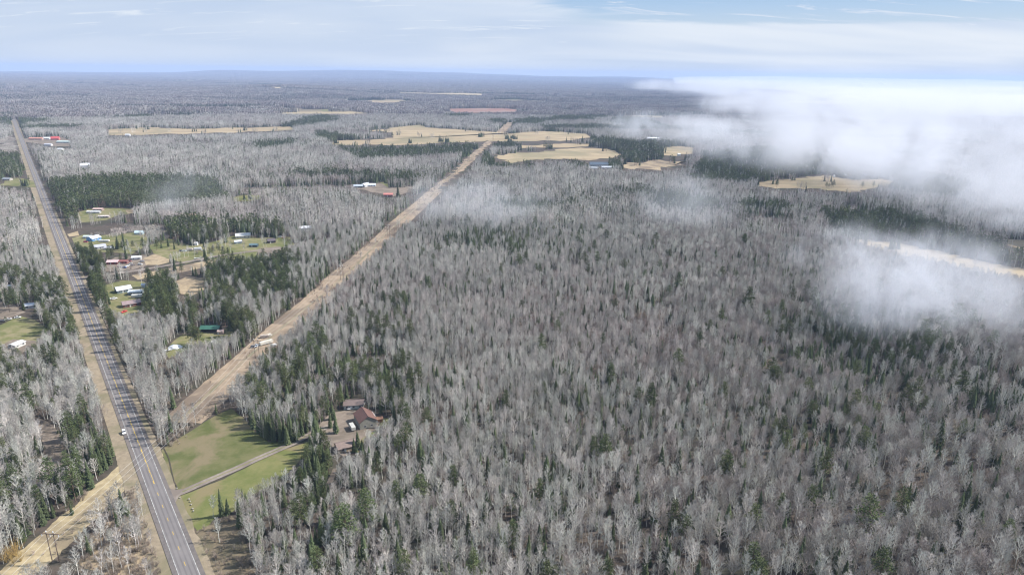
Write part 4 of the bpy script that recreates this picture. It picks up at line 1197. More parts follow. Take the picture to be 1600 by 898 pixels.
def zone(pts): return np.array([G(*p)[:2] for p in pts])


# conifer stands: polygon, share of conifers, share of those that are pines
STANDS = [
    ([(74, 283), (180, 279), (330, 280), (345, 290), (352, 310), (300, 316), (236, 322), (160, 336), (120, 350), (92, 330)], 0.97, 0.85),
    ([(530, 228), (760, 223), (742, 240), (700, 244), (560, 250), (545, 240), (530, 236)], 0.85, 0.3),
    ([(492, 206), (556, 214), (600, 214), (595, 220), (520, 222), (495, 215)], 0.8, 0.5),
    ([(762, 222), (820, 221), (935, 224), (930, 227), (800, 232), (765, 232)], 0.8, 0.3),
    ([(755, 240), (775, 248), (840, 254), (830, 260), (770, 262), (755, 258)], 0.7, 0.3),
    ([(925, 215), (1000, 222), (1070, 222), (1080, 240), (1070, 252), (1000, 252), (980, 258), (960, 240), (935, 228)], 0.8, 0.4),
    ([(1100, 240), (1200, 232), (1300, 250), (1410, 262), (1520, 290), (1500, 310), (1400, 300), (1300, 268), (1200, 275), (1170, 288), (1080, 280)], 0.65, 0.5),
    ([(1280, 330), (1400, 330), (1560, 380), (1600, 400), (1600, 425), (1500, 402), (1420, 388), (1320, 372)], 0.55, 0.4),
    ([(872, 246), (960, 245), (975, 262), (910, 262), (880, 256)], 0.75, 0.3),
    ([(0, 240), (32, 240), (60, 262), (66, 282), (30, 286), (0, 284), (-80, 284), (-80, 240)], 0.85, 0.5),
    ([(138, 430), (160, 430), (170, 450), (172, 480), (180, 510), (186, 545), (205, 600), (190, 600), (165, 540), (148, 480)], 0.92, 0.8),
    ([(105, 370), (125, 372), (145, 392), (215, 392), (228, 408), (165, 418), (150, 425), (128, 420)], 0.85, 0.75),
    ([(228, 375), (262, 368), (285, 372), (270, 395), (235, 395)], 0.9, 0.6),
    ([(250, 345), (300, 340), (330, 350), (345, 368), (330, 378), (290, 378), (260, 368)], 0.8, 0.7),
    ([(345, 345), (385, 345), (440, 355), (450, 370), (400, 370), (352, 372)], 0.6, 0.4),
    ([(225, 430), (262, 432), (272, 452), (300, 465), (318, 452), (328, 470), (330, 492), (270, 500), (232, 500), (225, 470)], 0.88, 0.6),
    ([(262, 420), (300, 410), (340, 404), (420, 402), (480, 402), (500, 430), (450, 460), (400, 470), (340, 480), (326, 470), (322, 434), (290, 430)], 0.68, 0.6),
    ([(470, 405), (560, 400), (590, 372), (600, 380), (560, 420), (500, 470), (470, 500), (440, 520), (428, 530), (430, 500)], 0.45, 0.2),
    ([(285, 500), (360, 485), (400, 500), (420, 530), (395, 548), (370, 530), (350, 505), (310, 515)], 0.7, 0.5),
    ([(330, 560), (372, 545), (380, 560), (350, 590), (310, 640), (300, 640), (320, 600)], 0.6, 0.3),
    ([(385, 600), (470, 560), (530, 548), (600, 540), (640, 560), (650, 620), (640, 668), (610, 655), (560, 630), (515, 640), (498, 662), (470, 690), (430, 700), (400, 690), (380, 650), (390, 640)], 0.5, 0.4),
    ([(468, 690), (500, 690), (525, 715), (518, 770), (500, 790), (470, 760), (450, 740)], 0.75, 0.25),
    ([(395, 530), (440, 545), (500, 520), (520, 540), (450, 590), (400, 590)], 0.4, 0.6),
    ([(95, 650), (130, 640), (180, 700), (190, 750), (160, 800), (110, 780), (95, 740), (108, 700)], 0.85, 0.25),
    ([(0, 420), (60, 430), (120, 440), (135, 500), (110, 540), (80, 540), (70, 500), (30, 480), (0, 480), (-60, 470)], 0.5, 0.6),
    ([(0, 540), (90, 560), (90, 640), (50, 650), (0, 620), (-60, 600)], 0.35, 0.5),
    ([(0, 690), (60, 740), (130, 780), (120, 820), (60, 840), (0, 790), (-60, 740)], 0.4, 0.4),
    ([(355, 300), (470, 296), (560, 296), (555, 306), (450, 312), (350, 312)], 0.4, 0.3),
    ([(380, 780), (520, 775), (620, 760), (620, 860), (480, 898), (400, 880)], 0.25, 0.25),
    ([(560, 480), (640, 460), (640, 520), (580, 540), (540, 520)], 0.35, 0.5),
    ([(1150, 640), (1350, 620), (1400, 700), (1250, 720)], 0.30, 0.3),
]
STANDS = [(zone(p), a, b) for p, a, b in STANDS]
# brown brushy woods without pale stems
BRUSH = [zone(p) for p in ([(106, 372), (110, 350), (140, 342), (190, 342), (262, 345), (262, 366), (220, 364), (180, 368), (125, 372)],
                           [(380, 288), (560, 284), (560, 296), (380, 298)], [(0, 215), (24, 205), (26, 240), (0, 240), (-60, 240), (-60, 215)],
                           [(260, 455), (320, 462), (340, 480), (280, 482)])]


def kinds_at(x, y, Ht=16.0):
    """probabilities: conifer share, pine share, hardwood share"""
    k = CAM_H / (CAM_H - Ht * 0.5)
    xx, yy = x * k, y * k
    d = np.hypot(x, y); az = np.degrees(np.arctan2(x, y))
    n1 = fbm(x / 260, y / 260, 21, 4); n2 = fbm(x / 700, y / 500, 33, 4)
    con = np.clip((n1 - 0.56) * 3.0, 0, 0.45) + 0.11
    con = np.where(d > 3300, np.clip((fbm(x / 800, y / 420, 51, 4) - 0.53) * 8, 0.03, 0.9), con)
    pin = np.clip(0.25 + (n2 - 0.5) * 1.5, 0.1, 0.7)
    hard = np.clip(0.16 + (n2 - 0.47) * 3.0, 0.08, 0.8)
    hard = np.clip(hard + np.clip((az - 6) / 30, 0, 0.45), 0.08, 0.88)
    for P, a, b in STANDS:
        m = in_poly(P, xx, yy); con = np.where(m, a, con); pin = np.where(m, b, pin)
    br = np.zeros(x.shape, bool)
    for P in BRUSH: br |= in_poly(P, xx, yy)
    con = np.where(br, 0.12, con)
    return con, pin, hard, br


HALF = math.radians(46)
NEAR, MID, FAR, END = 900.0, 3300.0, 13500.0, 27000.0


def cells(c, r0, r1, jitter=0.9):
    n = int(r1 / c) + 2
    X, Y = np.meshgrid(np.arange(-n, n + 1), np.arange(-2, n + 1))
    x = (X + rng.uniform(-jitter / 2, jitter / 2, X.shape)) * c; y = (Y + rng.uniform(-jitter / 2, jitter / 2, X.shape)) * c
    x = x.ravel(); y = y.ravel(); d = np.hypot(x, y)
    k = (d >= r0) & (d < r1) & (np.abs(np.arctan2(x, y + 120)) < HALF)
    return x[k], y[k]


def scatter(name, label, px, py, rz, sc, idx, meshes, mats_unused=None):
    """one 'stuff' object: points that carry whole trees through geometry nodes"""
    src = bpy.data.collections.new(name + '_shapes')
    for i, me in enumerate(meshes):
        o = bpy.data.objects.new('%s_shape_%02d' % (name, i), me); src.objects.link(o)
    me = bpy.data.meshes.new(name)
    z = terrain(px, py)
    co = np.stack([px, py, z], -1).astype(np.float32); n = len(px)
    me.vertices.add(n); me.vertices.foreach_set('co', co.ravel())
    a = me.attributes.new('rot', 'FLOAT_VECTOR', 'POINT'); r = np.zeros((n, 3), np.float32); r[:, 2] = rz
    r[:, 0] = rng.normal(0, 0.03, n); r[:, 1] = rng.normal(0, 0.03, n)
    if 'block' in name: r[:, :2] = 0
    a.data.foreach_set('vector', r.ravel())
    a = me.attributes.new('scl', 'FLOAT_VECTOR', 'POINT'); a.data.foreach_set('vector', np.asarray(sc, np.float32).ravel())
    a = me.attributes.new('idx', 'INT', 'POINT'); a.data.foreach_set('value', np.asarray(idx, np.int32))
    me.update()
    ob = bpy.data.objects.new(name, me); COL.objects.link(ob); tag(ob, label, kind='stuff')
    g = bpy.data.node_groups.new(name + '_nodes', 'GeometryNodeTree')
    g.interface.new_socket('Geometry', in_out='INPUT', socket_type='NodeSocketGeometry'); g.interface.new_socket('Geometry', in_out='OUTPUT', socket_type='NodeSocketGeometry')
    N = g.nodes; L = g.links
    gi = N.new('NodeGroupInput'); go = N.new('NodeGroupOutput')
    ci = N.new('GeometryNodeCollectionInfo'); ci.inputs['Collection'].default_value = src; ci.inputs['Separate Children'].default_value = True; ci.inputs['Reset Children'].default_value = True
    ip = N.new('GeometryNodeInstanceOnPoints'); ip.inputs['Pick Instance'].default_value = True

    def attr(nm, ty):
        q = N.new('GeometryNodeInputNamedAttribute'); q.data_type = ty; q.inputs['Name'].default_value = nm
        return q.outputs['Attribute']
    L.new(gi.outputs[0], ip.inputs['Points']); L.new(ci.outputs[0], ip.inputs['Instance'])
    L.new(attr('idx', 'INT'), ip.inputs['Instance Index']); L.new(attr('rot', 'FLOAT_VECTOR'), ip.inputs['Rotation']); L.new(attr('scl', 'FLOAT_VECTOR'), ip.inputs['Scale'])
    L.new(ip.outputs[0], go.inputs[0])
    md = ob.modifiers.new('scatter', 'NODES'); md.node_group = g
    return ob


ORDER = ['aspen', 'maple', 'spruce', 'pine', 'shrub', 'willow']
# near trees, one by one
x, y = cells(3.45, 120, NEAR, 1.1)
con, pin, hard, br = kinds_at(x, y)
r1 = rng.random(len(x)); r2 = rng.random(len(x)); r3 = rng.random(len(x)); keep_r = rng.random(len(x))
kd = np.where(r1 < con, np.where(r2 < pin, 3, 2), np.where(r2 < hard, 1, 0))
gap_n = fbm(x / 22, y / 22, 61, 3)
thin = np.where(np.isin(kd, (1,)), 0.6, 0.95); thin = np.where(kd == 3, 0.7, thin)
kd = np.where((gap_n > 0.62) & (r3 < 0.5), 4, kd)
kd = np.where(br, np.where(r2 < 0.82, 4, kd), kd)
stand = fbm(x / 120, y / 120, 71, 3)
S = (0.66 + 0.62 * stand) * rng.uniform(0.72, 1.18, len(x))
S = np.where(kd == 2, rng.uniform(0.45, 1.1, len(x)), S); S = np.where(kd == 3, S * rng.uniform(0.7, 1.1, len(x)), S); S = np.where(kd == 4, rng.uniform(0.8, 1.7, len(x)), S)
S = np.where(kd < 2, S * 0.83, S)
HT = np.array([17.5, 15.5, 15, 20, 3.2, 5.5])[kd] * S
ok = (r3 < thin) | (kd == 4)
blk = blocked(x, y, keep_r, HT)
ok &= ~blk
ok &= ~in_poly(zone([(50, 850), (75, 828), (112, 826), (125, 860), (118, 905), (60, 905)]), x, y)
x, y, kd, S = x[ok], y[ok], kd[ok], S[ok]
# brush and scattered saplings on the rough open ground
bx, by = [], []
for k in range(1500):
    s = rng.uniform(ks(0, 960), ks(700, 280)); o = rng.uniform(-13, 13)
    c = K(s, o)
    if fbm(c.x / 16, c.y / 16, 81, 3) > 0.60 - 0.12 * (abs(o) > 10): bx.append(c.x); by.append(c.y)
for poly_px, n in (([(222, 742), (258, 830), (288, 940), (170, 900), (120, 880), (150, 830), (190, 780)], 1300), ([(305, 830), (372, 800), (412, 885), (430, 950), (352, 950)], 160), ([(48, 650), (104, 695), (100, 724), (50, 735)], 60),
                   ([(254, 703), (300, 668), (352, 640), (340, 636), (298, 655), (246, 690)], 120)):
    P = zone(poly_px); lo = P.min(0); hi = P.max(0)
    qx = rng.uniform(lo[0], hi[0], n * 2); qy = rng.uniform(lo[1], hi[1], n * 2); m = in_poly(P, qx, qy)
    bx += list(qx[m]); by += list(qy[m])
bx = np.array(bx); by = np.array(by)
hw = (np.stack([bx, by], -1) - np.array(HC)[:2]) @ np.array(HN)[:2]
m = np.abs(hw) > 9; bx, by = bx[m], by[m]
x = np.concatenate([x, bx]); y = np.concatenate([y, by]); kd = np.concatenate([kd, np.where(rng.random(len(bx)) < 0.04, 0, 4)]); S = np.concatenate([S, rng.uniform(0.3, 0.95, len(bx))])
# single trees that the photograph singles out: (px, py of the foot, kind, height)
SOLO = [(405, 676, 2, 14), (411, 681, 2, 12), (417, 684, 2, 15), (423, 682, 2, 16), (427, 690, 2, 11), (436, 684, 2, 17), (445, 688, 2, 15), (452, 686, 2, 13), (461, 688, 2, 16), (472, 680, 2, 12), (479, 676, 2, 14), (486, 672, 2, 10), (398, 668, 2, 13), (392, 662, 2, 11), (503, 690, 2, 10), (497, 700, 2, 14), (491, 706, 2, 16), (486, 716, 2, 15), (495, 720, 2, 17), (503, 716, 2, 13), (505, 730, 2, 15), (492, 738, 2, 16), (480, 732, 2, 14), (499, 748, 2, 13), (485, 752, 2, 15),
        (382, 800, 2, 13), (388, 812, 2, 15), (390, 825, 1, 14), (395, 840, 2, 14), (400, 855, 1, 15), (403, 868, 2, 13), (408, 880, 2, 15), (412, 892, 1, 14), (378, 806, 0, 14), (398, 848, 0, 15), (406, 874, 0, 15),
        (347, 806, 2, 15), (333, 808, 0, 12), (356, 803, 2, 9), (456, 690, 2, 15), (466, 684, 2, 13), (449, 694, 2, 12), (494, 688, 2, 17), (499, 684, 2, 12), (516, 668, 2, 12), (525, 676, 2, 15), (521, 655, 2, 13),
        (430, 686, 2, 14), (440, 690, 2, 16), (112, 800, 3, 9), (113, 803, 2, 7), (8, 466, 5, 3), (10, 505, 3, 6), (420, 572, 3, 15), (427, 570, 3, 13), (416, 576, 2, 13), (432, 566, 3, 12), (560, 700, 2, 11), (553, 706, 2, 9),
        (306, 540, 3, 19), (300, 538, 3, 17), (312, 541, 3, 16), (340, 392, 3, 9), (343, 396, 3, 11), (333, 395, 3, 9), (350, 402, 3, 13), (358, 404, 3, 13), (365, 408, 3, 12), (330, 402, 3, 12),
        (18, 872, 5, 7), (26, 868, 5, 7.5), (10, 878, 5, 6.5), (33, 876, 5, 6), (22, 882, 5, 6), (38, 706, 5, 6), (45, 730, 5, 6), (8, 752, 5, 5),
        (186, 390, 3, 10), (200, 388, 3, 11), (208, 389, 3, 10), (192, 392, 3, 12), (178, 396, 3, 11), (220, 372, 1, 9), (192, 374, 3, 9),
        (232, 470, 2, 17), (236, 476, 2, 18), (239, 468, 3, 16), (243, 480, 2, 19), (229, 482, 2, 15), (262, 462, 3, 16), (268, 470, 2, 17)]
sx, sy, sk, sS = [], [], [], []
for px_, py_, k_, h_ in SOLO:
    p = G(px_, py_); sx.append(p.x); sy.append(p.y); sk.append(k_); sS.append(h_ / [17.5, 15.5, 15, 20, 3.2, 5.5][k_])
x = np.concatenate([x, sx]); y = np.concatenate([y, sy]); kd = np.concatenate([kd, sk]); S = np.concatenate([S, sS])
rz = rng.uniform(0, 6.283, len(x)); var = rng.integers(0, 100, len(x))
width = rng.uniform(0.85, 1.2, len(x))
d3 = np.sqrt(x ** 2 + y ** 2 + CAM_H ** 2); u, v, dep = project(x, y, np.zeros(len(x)))
HT = np.array([17.5, 15.5, 15, 20, 3.2, 5.5])[kd] * S
ut, vt, _ = project(x, y, HT)
vis = (u > 4) & (u < 1596) & (vt < 880) & (v > 0)
hwy = (np.stack([x, y], -1) - np.array(HC)[:2]) @ np.array(HN)[:2]
cor = (np.stack([x, y], -1) - np.array(CC)[:2]) @ np.array(CN)[:2]
single = np.zeros(len(x), bool)
KN = {0: ('bare_aspen', 'bare aspen', 'aspen'), 1: ('bare_maple', 'bare maple', 'maple'), 2: ('spruce_tree', 'spruce', 'spruce'), 3: ('pine_tree', 'pine', 'pine'), 5: ('willow_bush', 'bush', 'willow')}
LOOK = {0: 'pale grey leafless aspen', 1: 'broad brownish leafless tree', 2: 'dark narrow pointed spruce', 3: 'olive round topped pine', 5: 'golden twigged willow bush'}


def place_label(i):
    if hwy[i] > 0:
        where = 'in woods left of the highway'
        if v[i] > 760: where = 'left of highway near the power line'
        elif v[i] < 560: where = 'left of the highway by the yards'
    elif cor[i] > 0: where = 'between highway and power line corridor'
    elif u[i] < 640 and v[i] < 740: where = 'near the farm yard'
    elif u[i] < 700: where = 'in woods below the farm yard'
    elif u[i] < 930: where = 'in the bottom middle forest'
    elif u[i] < 1250: where = 'in the bottom forest right of centre'
    else: where = 'in the bottom right forest'
    f = HT[i] / [17.5, 15.5, 15, 20, 3.2, 5.5][kd[i]]
    size = 'tall' if f > 1.08 else ('small' if f < 0.78 else 'middling')
    if u[i] < 60: where += ' at the left edge'
    elif u[i] > 1430: where += ' at the right edge'
    elif v[i] > 880: where += ' at the bottom edge'
    return size + ' ' + LOOK[kd[i]] + ' ' + where, where


for kk, (nm, cat, kname) in KN.items():
    c = np.where((kd == kk) & vis)[0]
    size = HT[c] / d3[c]; c = c[np.argsort(-size)][:298]
    single[c] = True
    pr = KINDS[kname]['protos']
    for i in c:
        tmesh, cmesh, jm = pr[var[i] % len(pr)]
        o = bpy.data.objects.new(nm, None); COL.objects.link(o); o.location = (x[i], y[i], 0); o.rotation_euler = (0, 0, rz[i]); o.scale = (S[i] * width[i], S[i] * width[i], S[i])
        lab, where = place_label(i); o['label'] = lab; o['category'] = cat; o['group'] = LOOK[kk] + ' ' + where
        for pn, me in (('trunk', tmesh), ('crown', cmesh)):
            q = bpy.data.objects.new(pn, me); COL.objects.link(q); q.parent = o
rest = ~single
allm = []; first = {}
for j, nm in enumerate(ORDER):
    first[j] = len(allm); allm += [p[2] for p in KINDS[nm]['protos']]
cnt = np.array([len(KINDS[nm]['protos']) for nm in ORDER])
idx = np.array([first[j] for j in range(6)])[kd] + var % cnt[kd]
for nm, lab, ksel in (('leafless_forest', 'dense leafless grey forest filling the view beyond the nearest trees', (0, 1)), ('evergreen_forest', 'dark evergreens scattered and massed through the grey forest', (2, 3)),
                      ('undergrowth', 'low brown leafless brush on corridor, clearings and forest gaps', (4, 5))):
    m = rest & np.isin(kd, ksel)
    sc = np.stack([S[m] * width[m], S[m] * width[m], S[m]], -1)
    scatter(nm, lab, x[m], y[m], rz[m], sc, idx[m], allm)
print('near trees', len(x), 'singled out', int(single.sum()))

# middle distance: small groups of trees
MIX = {'a': [('maple', 0.12), ('spruce', 0.06)], 'h': [('maple', 0.7), ('spruce', 0.06)], 'm': [('maple', 0.2), ('spruce', 0.3), ('pine', 0.12)], 's': [('spruce', 0.8), ('pine', 0.1)], 'p': [('pine', 0.85), ('spruce', 0.1)]}
CL = []; base = {}
for q, key in enumerate('ahmsp'):
    base[key] = len(CL)
    for i in range(4): CL.append(clump(200 + q * 10 + i, 14.0, 11, MIX[key]).mesh('tree_group', CLUMP_MATS))
base['b'] = len(CL)
for i in range(2):
    mb = MB(); random.seed(300 + i)
    for k in range(60):
        bx_, by_ = rv() * 7, rv() * 7
        for t_ in range(5): twig_tri(mb, (bx_, by_, 0), (rv() * 0.5, rv() * 0.5, 1), rv(2.0, 4.5), 0.35, 6)
    CL.append(mb.mesh('brush_group', CLUMP_MATS))
x, y = cells(13.0, NEAR, MID, 0.6)
con, pin, hard, br = kinds_at(x, y); n = len(x); r1 = rng.random(n); r2 = rng.random(n); r4 = rng.random(n); kr = rng.random(n)
key = np.where(con > 0.5, np.where(r2 < pin, base['p'], base['s']), np.where(r1 < con * 1.8, base['m'], np.where(r2 < hard, base['h'], base['a'])))
key = key + rng.integers(0, 4, n); key = np.where(br, base['b'] + (key % 2), key)
ok = ~blocked(x, y, kr, 19.0, (0.0, 0.4, 0.85), True) & (fbm(x / 60, y / 60, 91, 3) < 0.74)
x, y, key = x[ok], y[ok], key[ok]; n = len(x)
s = 0.74 + 0.42 * fbm(x / 160, y / 160, 95, 3) + rng.uniform(-0.08, 0.08, n)
scatter('middle_forest', 'grey and dark green forest of the middle distance', x, y, rng.integers(0, 4, n) * math.pi / 2 + rng.uniform(-0.3, 0.3, n), np.stack([np.ones(n) * 1.02, np.ones(n) * 1.02, s], -1), key, CL)
print('middle groups', n)
# far pines of the pasture, placed one by one
for (px_, py_, k_, h_, lab) in [(1213.5, 293, 'pine', 17, 'lone conifer at the left end of the pasture'), (1291, 294, 'pine', 12, 'westernmost of four conifers grouped on the pasture'), (1295, 293.5, 'pine', 9, 'shortest conifer of the group on the pasture'),
                              (1299, 293.5, 'pine', 12, 'third conifer of the group on the pasture'), (1302, 293, 'pine', 15, 'tallest conifer of the group on the pasture'), (1347, 294, 'pine', 13, 'small conifer right of the group on the pasture'), (1364.5, 293, 'pine', 13, 'brownish conifer near the right end of the pasture'),
                              (560, 211, 'spruce', 19, 'lone dark spruce at the west edge of the wide hay field'), (622, 308, 'spruce', 22, 'lone spruce beside the salmon red roof'), (885, 222, 'spruce', 16, 'spruce in the thin row between two tan fields'), (892, 223, 'spruce', 18, 'second spruce in the thin row between two tan fields'), (910, 222, 'spruce', 20, 'tallest spruce in the thin row between two tan fields'),
                              (391, 311, 'spruce', 20, 'dark spruce on the narrow green lawn'), (382, 312, 'spruce', 13, 'shorter spruce on the narrow green lawn')]:
    p = G(px_, py_); tmesh, cmesh, jm = KINDS[k_]['protos'][int(px_) % 4]
    o = empty('pine_tree' if k_ == 'pine' else 'spruce_tree', (p.x, p.y, 0), px_); f = h_ / KINDS[k_]['H']; o.scale = (f * 1.2, f * 1.2, f); tag(o, lab, 'pine' if k_ == 'pine' else 'spruce')
    for pn, me in (('trunk', tmesh), ('crown', cmesh)):
        q = bpy.data.objects.new(pn, me); COL.objects.link(q); q.parent = o

# far distance: wooded blocks following the terrain
BL = []
for i in range(4): BL.append(cover(400 + i, 46.0, 64, 0.03).mesh('wooded_block', FAR_MATS))
for i in range(3): BL.append(cover(410 + i, 46.0, 64, 0.85).mesh('wooded_block', FAR_MATS))
for i in range(2): BL.append(cover(420 + i, 46.0, 64, 0.35).mesh('wooded_block', FAR_MATS))
x, y = cells(44.0, MID, FAR, 0.5); con, pin, hard, br = kinds_at(x, y); n = len(x); r1 = rng.random(n)
key = np.where(con > 0.45, 4 + rng.integers(0, 3, n), np.where(con > 0.15, 7 + rng.integers(0, 2, n), rng.integers(0, 4, n)))
open_ = far_open(x, y) > 0.65
ok = ~blocked(x, y, rng.random(n), 18.0, (0.0, 0.9), True) & ~open_
x, y, key = x[ok], y[ok], key[ok]; n = len(x)
scatter('far_forest_block', 'grey forest rolling away in the far distance', x, y, rng.uniform(0, 6.28, n), np.stack([np.ones(n) * 1.05, np.ones(n) * 1.05, 0.8 + 0.45 * fbm(x / 500, y / 500, 97, 3)], -1), key, BL)
print('far blocks', n)
BL2 = []
for i in range(3): BL2.append(cover(430 + i, 125.0, 100, 0.05, 2.4).mesh('wooded_block', FAR_MATS))
for i in range(2): BL2.append(cover(440 + i, 125.0, 100, 0.8, 2.4).mesh('wooded_block', FAR_MATS))
x, y = cells(118.0, FAR, END, 0.5); con, pin, hard, br = kinds_at(x, y); n = len(x)
key = np.where(con > 0.35, 3 + rng.integers(0, 2, n), rng.integers(0, 3, n))
scatter('horizon_forest_block', 'bluish forest covering the low hills on the horizon', x, y, rng.uniform(0, 6.28, n), np.ones((n, 3)) * [1.05, 1.05, 1.0], key, BL2)
print('horizon blocks', n)
#@@PART4

# ------------------------------------------------------------------ low cloud and haze
def cloud_mat(name, dens, nscale, lo, hi, seed=0.0, step=1.0, squash=1.0):
    def b(t, out):
        P = pos(t); O = t.node('ShaderNodeTexCoord').outputs['Object']
        ln = t.node('ShaderNodeVectorMath', operation='LENGTH'); t.l.new(O, ln.inputs[0])
        fall = t.math('SUBTRACT', 1.0, ln.outputs['Value'])
        n = t.noise(t.mapping(P, loc=(seed, seed * 0.7, 0), scale=(1, 1, squash)), nscale, 6, 0.66, 0.9)
        v = t.math('ADD', n, t.math('MULTIPLY', fall, 0.09))
        d = t.math('MULTIPLY', t.ramp(v, lo, hi), t.ramp(fall, 0.0, 0.5))
        d = t.math('MULTIPLY', d, dens)
        vol = t.node('ShaderNodeVolumePrincipled'); vol.inputs['Color'].default_value = (0.86, 0.88, 0.94, 1)
        t.put(vol.inputs['Density'], d); vol.inputs['Anisotropy'].default_value = 0.1
        t.l.new(vol.outputs[0], out.inputs['Volume'])
    m = mat(name, b); m.cycles.volume_step_rate = step; return m


def low_cloud(px, py, alt, rx, ry, rzz, label, dens=0.02, nscale=1 / 90.0, lo=0.55, hi=0.85, seed=0.0, rot=0.0, world=None, step=0.5):
    p = G(px, py, alt) if world is None else Vector(world)
    bm = bmesh.new(); bmesh.ops.create_icosphere(bm, subdivisions=3, radius=1.0); me = bpy.data.meshes.new('low_cloud'); bm.to_mesh(me); bm.free()
    me.materials.append(cloud_mat('low_cloud_%d' % len([k for k in MATS if k.startswith('low_cloud')]), dens, nscale, lo, hi, seed, step))
    o = bpy.data.objects.new('low_cloud', me); COL.objects.link(o); o.location = p; o.scale = (rx, ry, rzz); o.rotation_euler = (0, 0, rot)
    tag(o, label, kind='stuff'); return o


low_cloud(1440, 425, 45, 120, 150, 44, 'white low cloud wisp drifting over the curving pasture', 0.0096, 1 / 60, 0.495, 0.60, 3.0)
low_cloud(1400, 465, 40, 75, 60, 36, 'ragged lower tail of the wisp over the curving pasture', 0.0108, 1 / 45, 0.495, 0.60, 8.0)
low_cloud(745, 312, 40, 140, 150, 38, 'thin veil of mist over the woods beside the corridor', 0.00456, 1 / 70, 0.46, 0.72, 5.0)
low_cloud(1080, 312, 45, 90, 140, 42, 'thin vertical wisp of mist over the middle forest', 0.00504, 1 / 70, 0.46, 0.72, 13.0)
low_cloud(290, 292, 50, 55, 120, 35, 'faint mist patch over the big pine stand', 0.0036, 1 / 60, 0.46, 0.72, 15.0)
low_cloud(1040, 195, 60, 230, 420, 50, 'small low cloud left of the fog bank', 0.00432, 1 / 130, 0.495, 0.60, 21.0, step=0.2)
low_cloud(1180, 215, 70, 240, 420, 70, 'torn low cloud in front of the fog bank', 0.00408, 1 / 130, 0.495, 0.60, 25.0, step=0.2)
low_cloud(1330, 225, 70, 300, 380, 75, 'ragged low cloud spreading over the right hand woods', 0.00372, 1 / 120, 0.495, 0.60, 31.0, step=0.2)
low_cloud(1500, 250, 70, 330, 380, 80, 'low cloud at the right edge above the dark woods', 0.00432, 1 / 110, 0.495, 0.60, 37.0, step=0.2)
low_cloud(1590, 305, 60, 190, 180, 50, 'grey mist thinning out near the right edge', 0.0048, 1 / 70, 0.495, 0.60, 39.0, step=0.2)
low_cloud(1250, 163, 70, 650, 900, 85, 'bright torn margin of the fog bank', 0.0024, 1 / 260, 0.495, 0.60, 61.0, step=0.2)
low_cloud(1450, 178, 80, 900, 1000, 100, 'billowing front of the fog bank', 0.00288, 1 / 260, 0.495, 0.60, 65.0, step=0.2)
low_cloud(1100, 136, 80, 900, 3200, 110, 'far left tip of the fog bank', 0.00144, 1 / 500, 0.495, 0.60, 67.0, step=0.2)
low_cloud(0, 0, 0, 330, 430, 45, 'added unseen cloud right of the view, there to shade the ground', 0.012, 1 / 120, 0.50, 0.95, 51.0, world=(800, 560, 240))  # out of view, added to dim the lower right by its shadow
low_cloud(0, 0, 0, 300, 330, 45, 'second added cloud, unseen outside the right edge, shading the woods', 0.012, 1 / 120, 0.50, 0.95, 55.0, world=(1150, 1000, 235))  # another unseen cloud added for the shadow it throws into the view


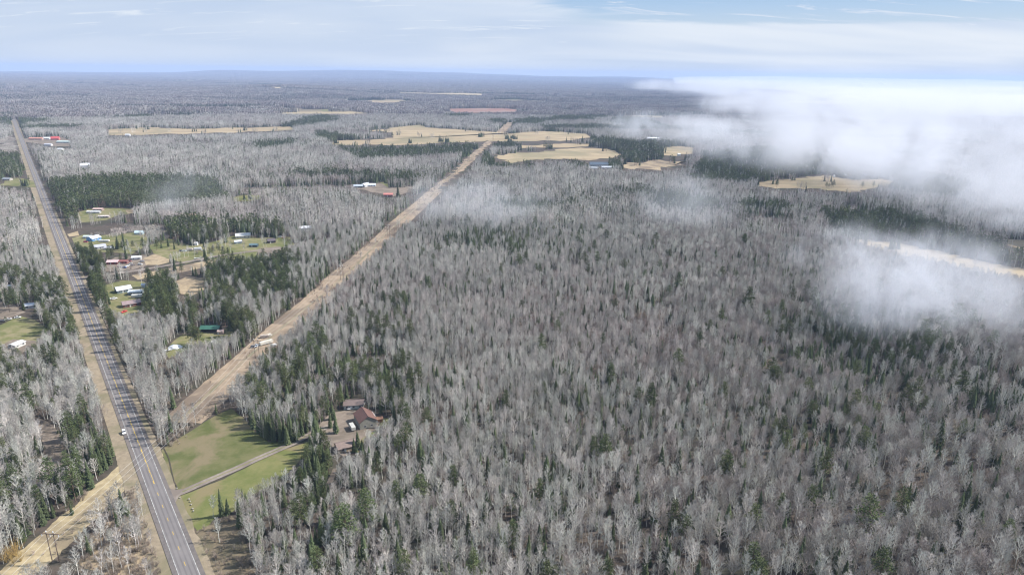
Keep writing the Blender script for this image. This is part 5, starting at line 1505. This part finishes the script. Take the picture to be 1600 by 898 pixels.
def fog_bank():
    """sea of fog: closed lumpy body lying on the land at the far right"""
    # outline by bearing (deg) and distance
    na, nr = 150, 70
    az = np.radians(np.linspace(12.5, 62, na)); V = []; F = []
    top = np.zeros((na, nr)); XY = np.zeros((na, nr, 2))
    for i, a in enumerate(az):
        ad = math.degrees(a)
        r0 = 4300 + 9500 * max(0, (27.5 - ad) / 14.0) ** 1.0
        r0 *= 1 + 0.5 * (float(fbm(ad / 3.5, 3.0, 5, 4)) - 0.5)
        rr = np.geomspace(r0, 28500, nr)
        XY[i, :, 0] = rr * math.sin(a); XY[i, :, 1] = rr * math.cos(a)
        edge = np.clip((rr - r0) / 1500, 0, 1) ** 0.6 * np.clip((ad - 12.5) / 5.0, 0, 1) * np.clip((62 - ad) / 2.0, 0, 1)
        X, Y = XY[i, :, 0], XY[i, :, 1]
        h = 20 + 85 * edge * (0.45 + 0.9 * (fbm(X / 900, Y / 900, 7, 5) - 0.15))
        top[i] = np.minimum(h, 150) * np.where(edge > 0, 1, 0.2) + np.clip((rr - 14000) / 14000, 0, 1) * 60
    for i in range(na):
        for j in range(nr):
            V.append((XY[i, j, 0], XY[i, j, 1], top[i, j] + terrain(XY[i, j, 0], XY[i, j, 1]) * 0.6))
    for i in range(na):
        for j in range(nr): V.append((XY[i, j, 0], XY[i, j, 1], -12.0))
    n = na * nr; q = lambda i, j: i * nr + j
    for i in range(na - 1):
        for j in range(nr - 1):
            F.append((q(i, j), q(i + 1, j), q(i + 1, j + 1), q(i, j + 1))); F.append((n + q(i, j), n + q(i, j + 1), n + q(i + 1, j + 1), n + q(i + 1, j)))
    for i in range(na - 1):
        F.append((q(i, 0), n + q(i, 0), n + q(i + 1, 0), q(i + 1, 0))); F.append((q(i, nr - 1), q(i + 1, nr - 1), n + q(i + 1, nr - 1), n + q(i, nr - 1)))
    for j in range(nr - 1):
        F.append((q(0, j), q(0, j + 1), n + q(0, j + 1), n + q(0, j))); F.append((q(na - 1, j), n + q(na - 1, j), n + q(na - 1, j + 1), q(na - 1, j + 1)))
    me = bpy.data.meshes.new('fog_bank'); me.from_pydata([tuple(map(float, v)) for v in V], [], F); me.update()

    def b(t, out):
        vol = t.node('ShaderNodeVolumePrincipled'); vol.inputs['Color'].default_value = (0.97, 0.975, 0.99, 1); vol.inputs['Density'].default_value = 0.0022; vol.inputs['Anisotropy'].default_value = 0.0
        t.l.new(vol.outputs[0], out.inputs['Volume'])
    me.materials.append(mat('fog_bank_air', b))
    o = bpy.data.objects.new('fog_bank', me); COL.objects.link(o); tag(o, 'white sea of fog filling the far right up to the horizon', kind='stuff')


fog_bank()


def haze():
    m = MB(); m.box(-30000, 30000, -6000, 29500, -110, 290)
    def b(t, out):
        vol = t.node('ShaderNodeVolumePrincipled'); vol.inputs['Color'].default_value = (0.50, 0.64, 0.94, 1); vol.inputs['Density'].default_value = 6.0e-5; vol.inputs['Anisotropy'].default_value = 0.0
        t.l.new(vol.outputs[0], out.inputs['Volume'])
    o = m.build('haze', mat('air', b)); tag(o, 'thin blue haze that fades the far hills', kind='stuff')


haze()
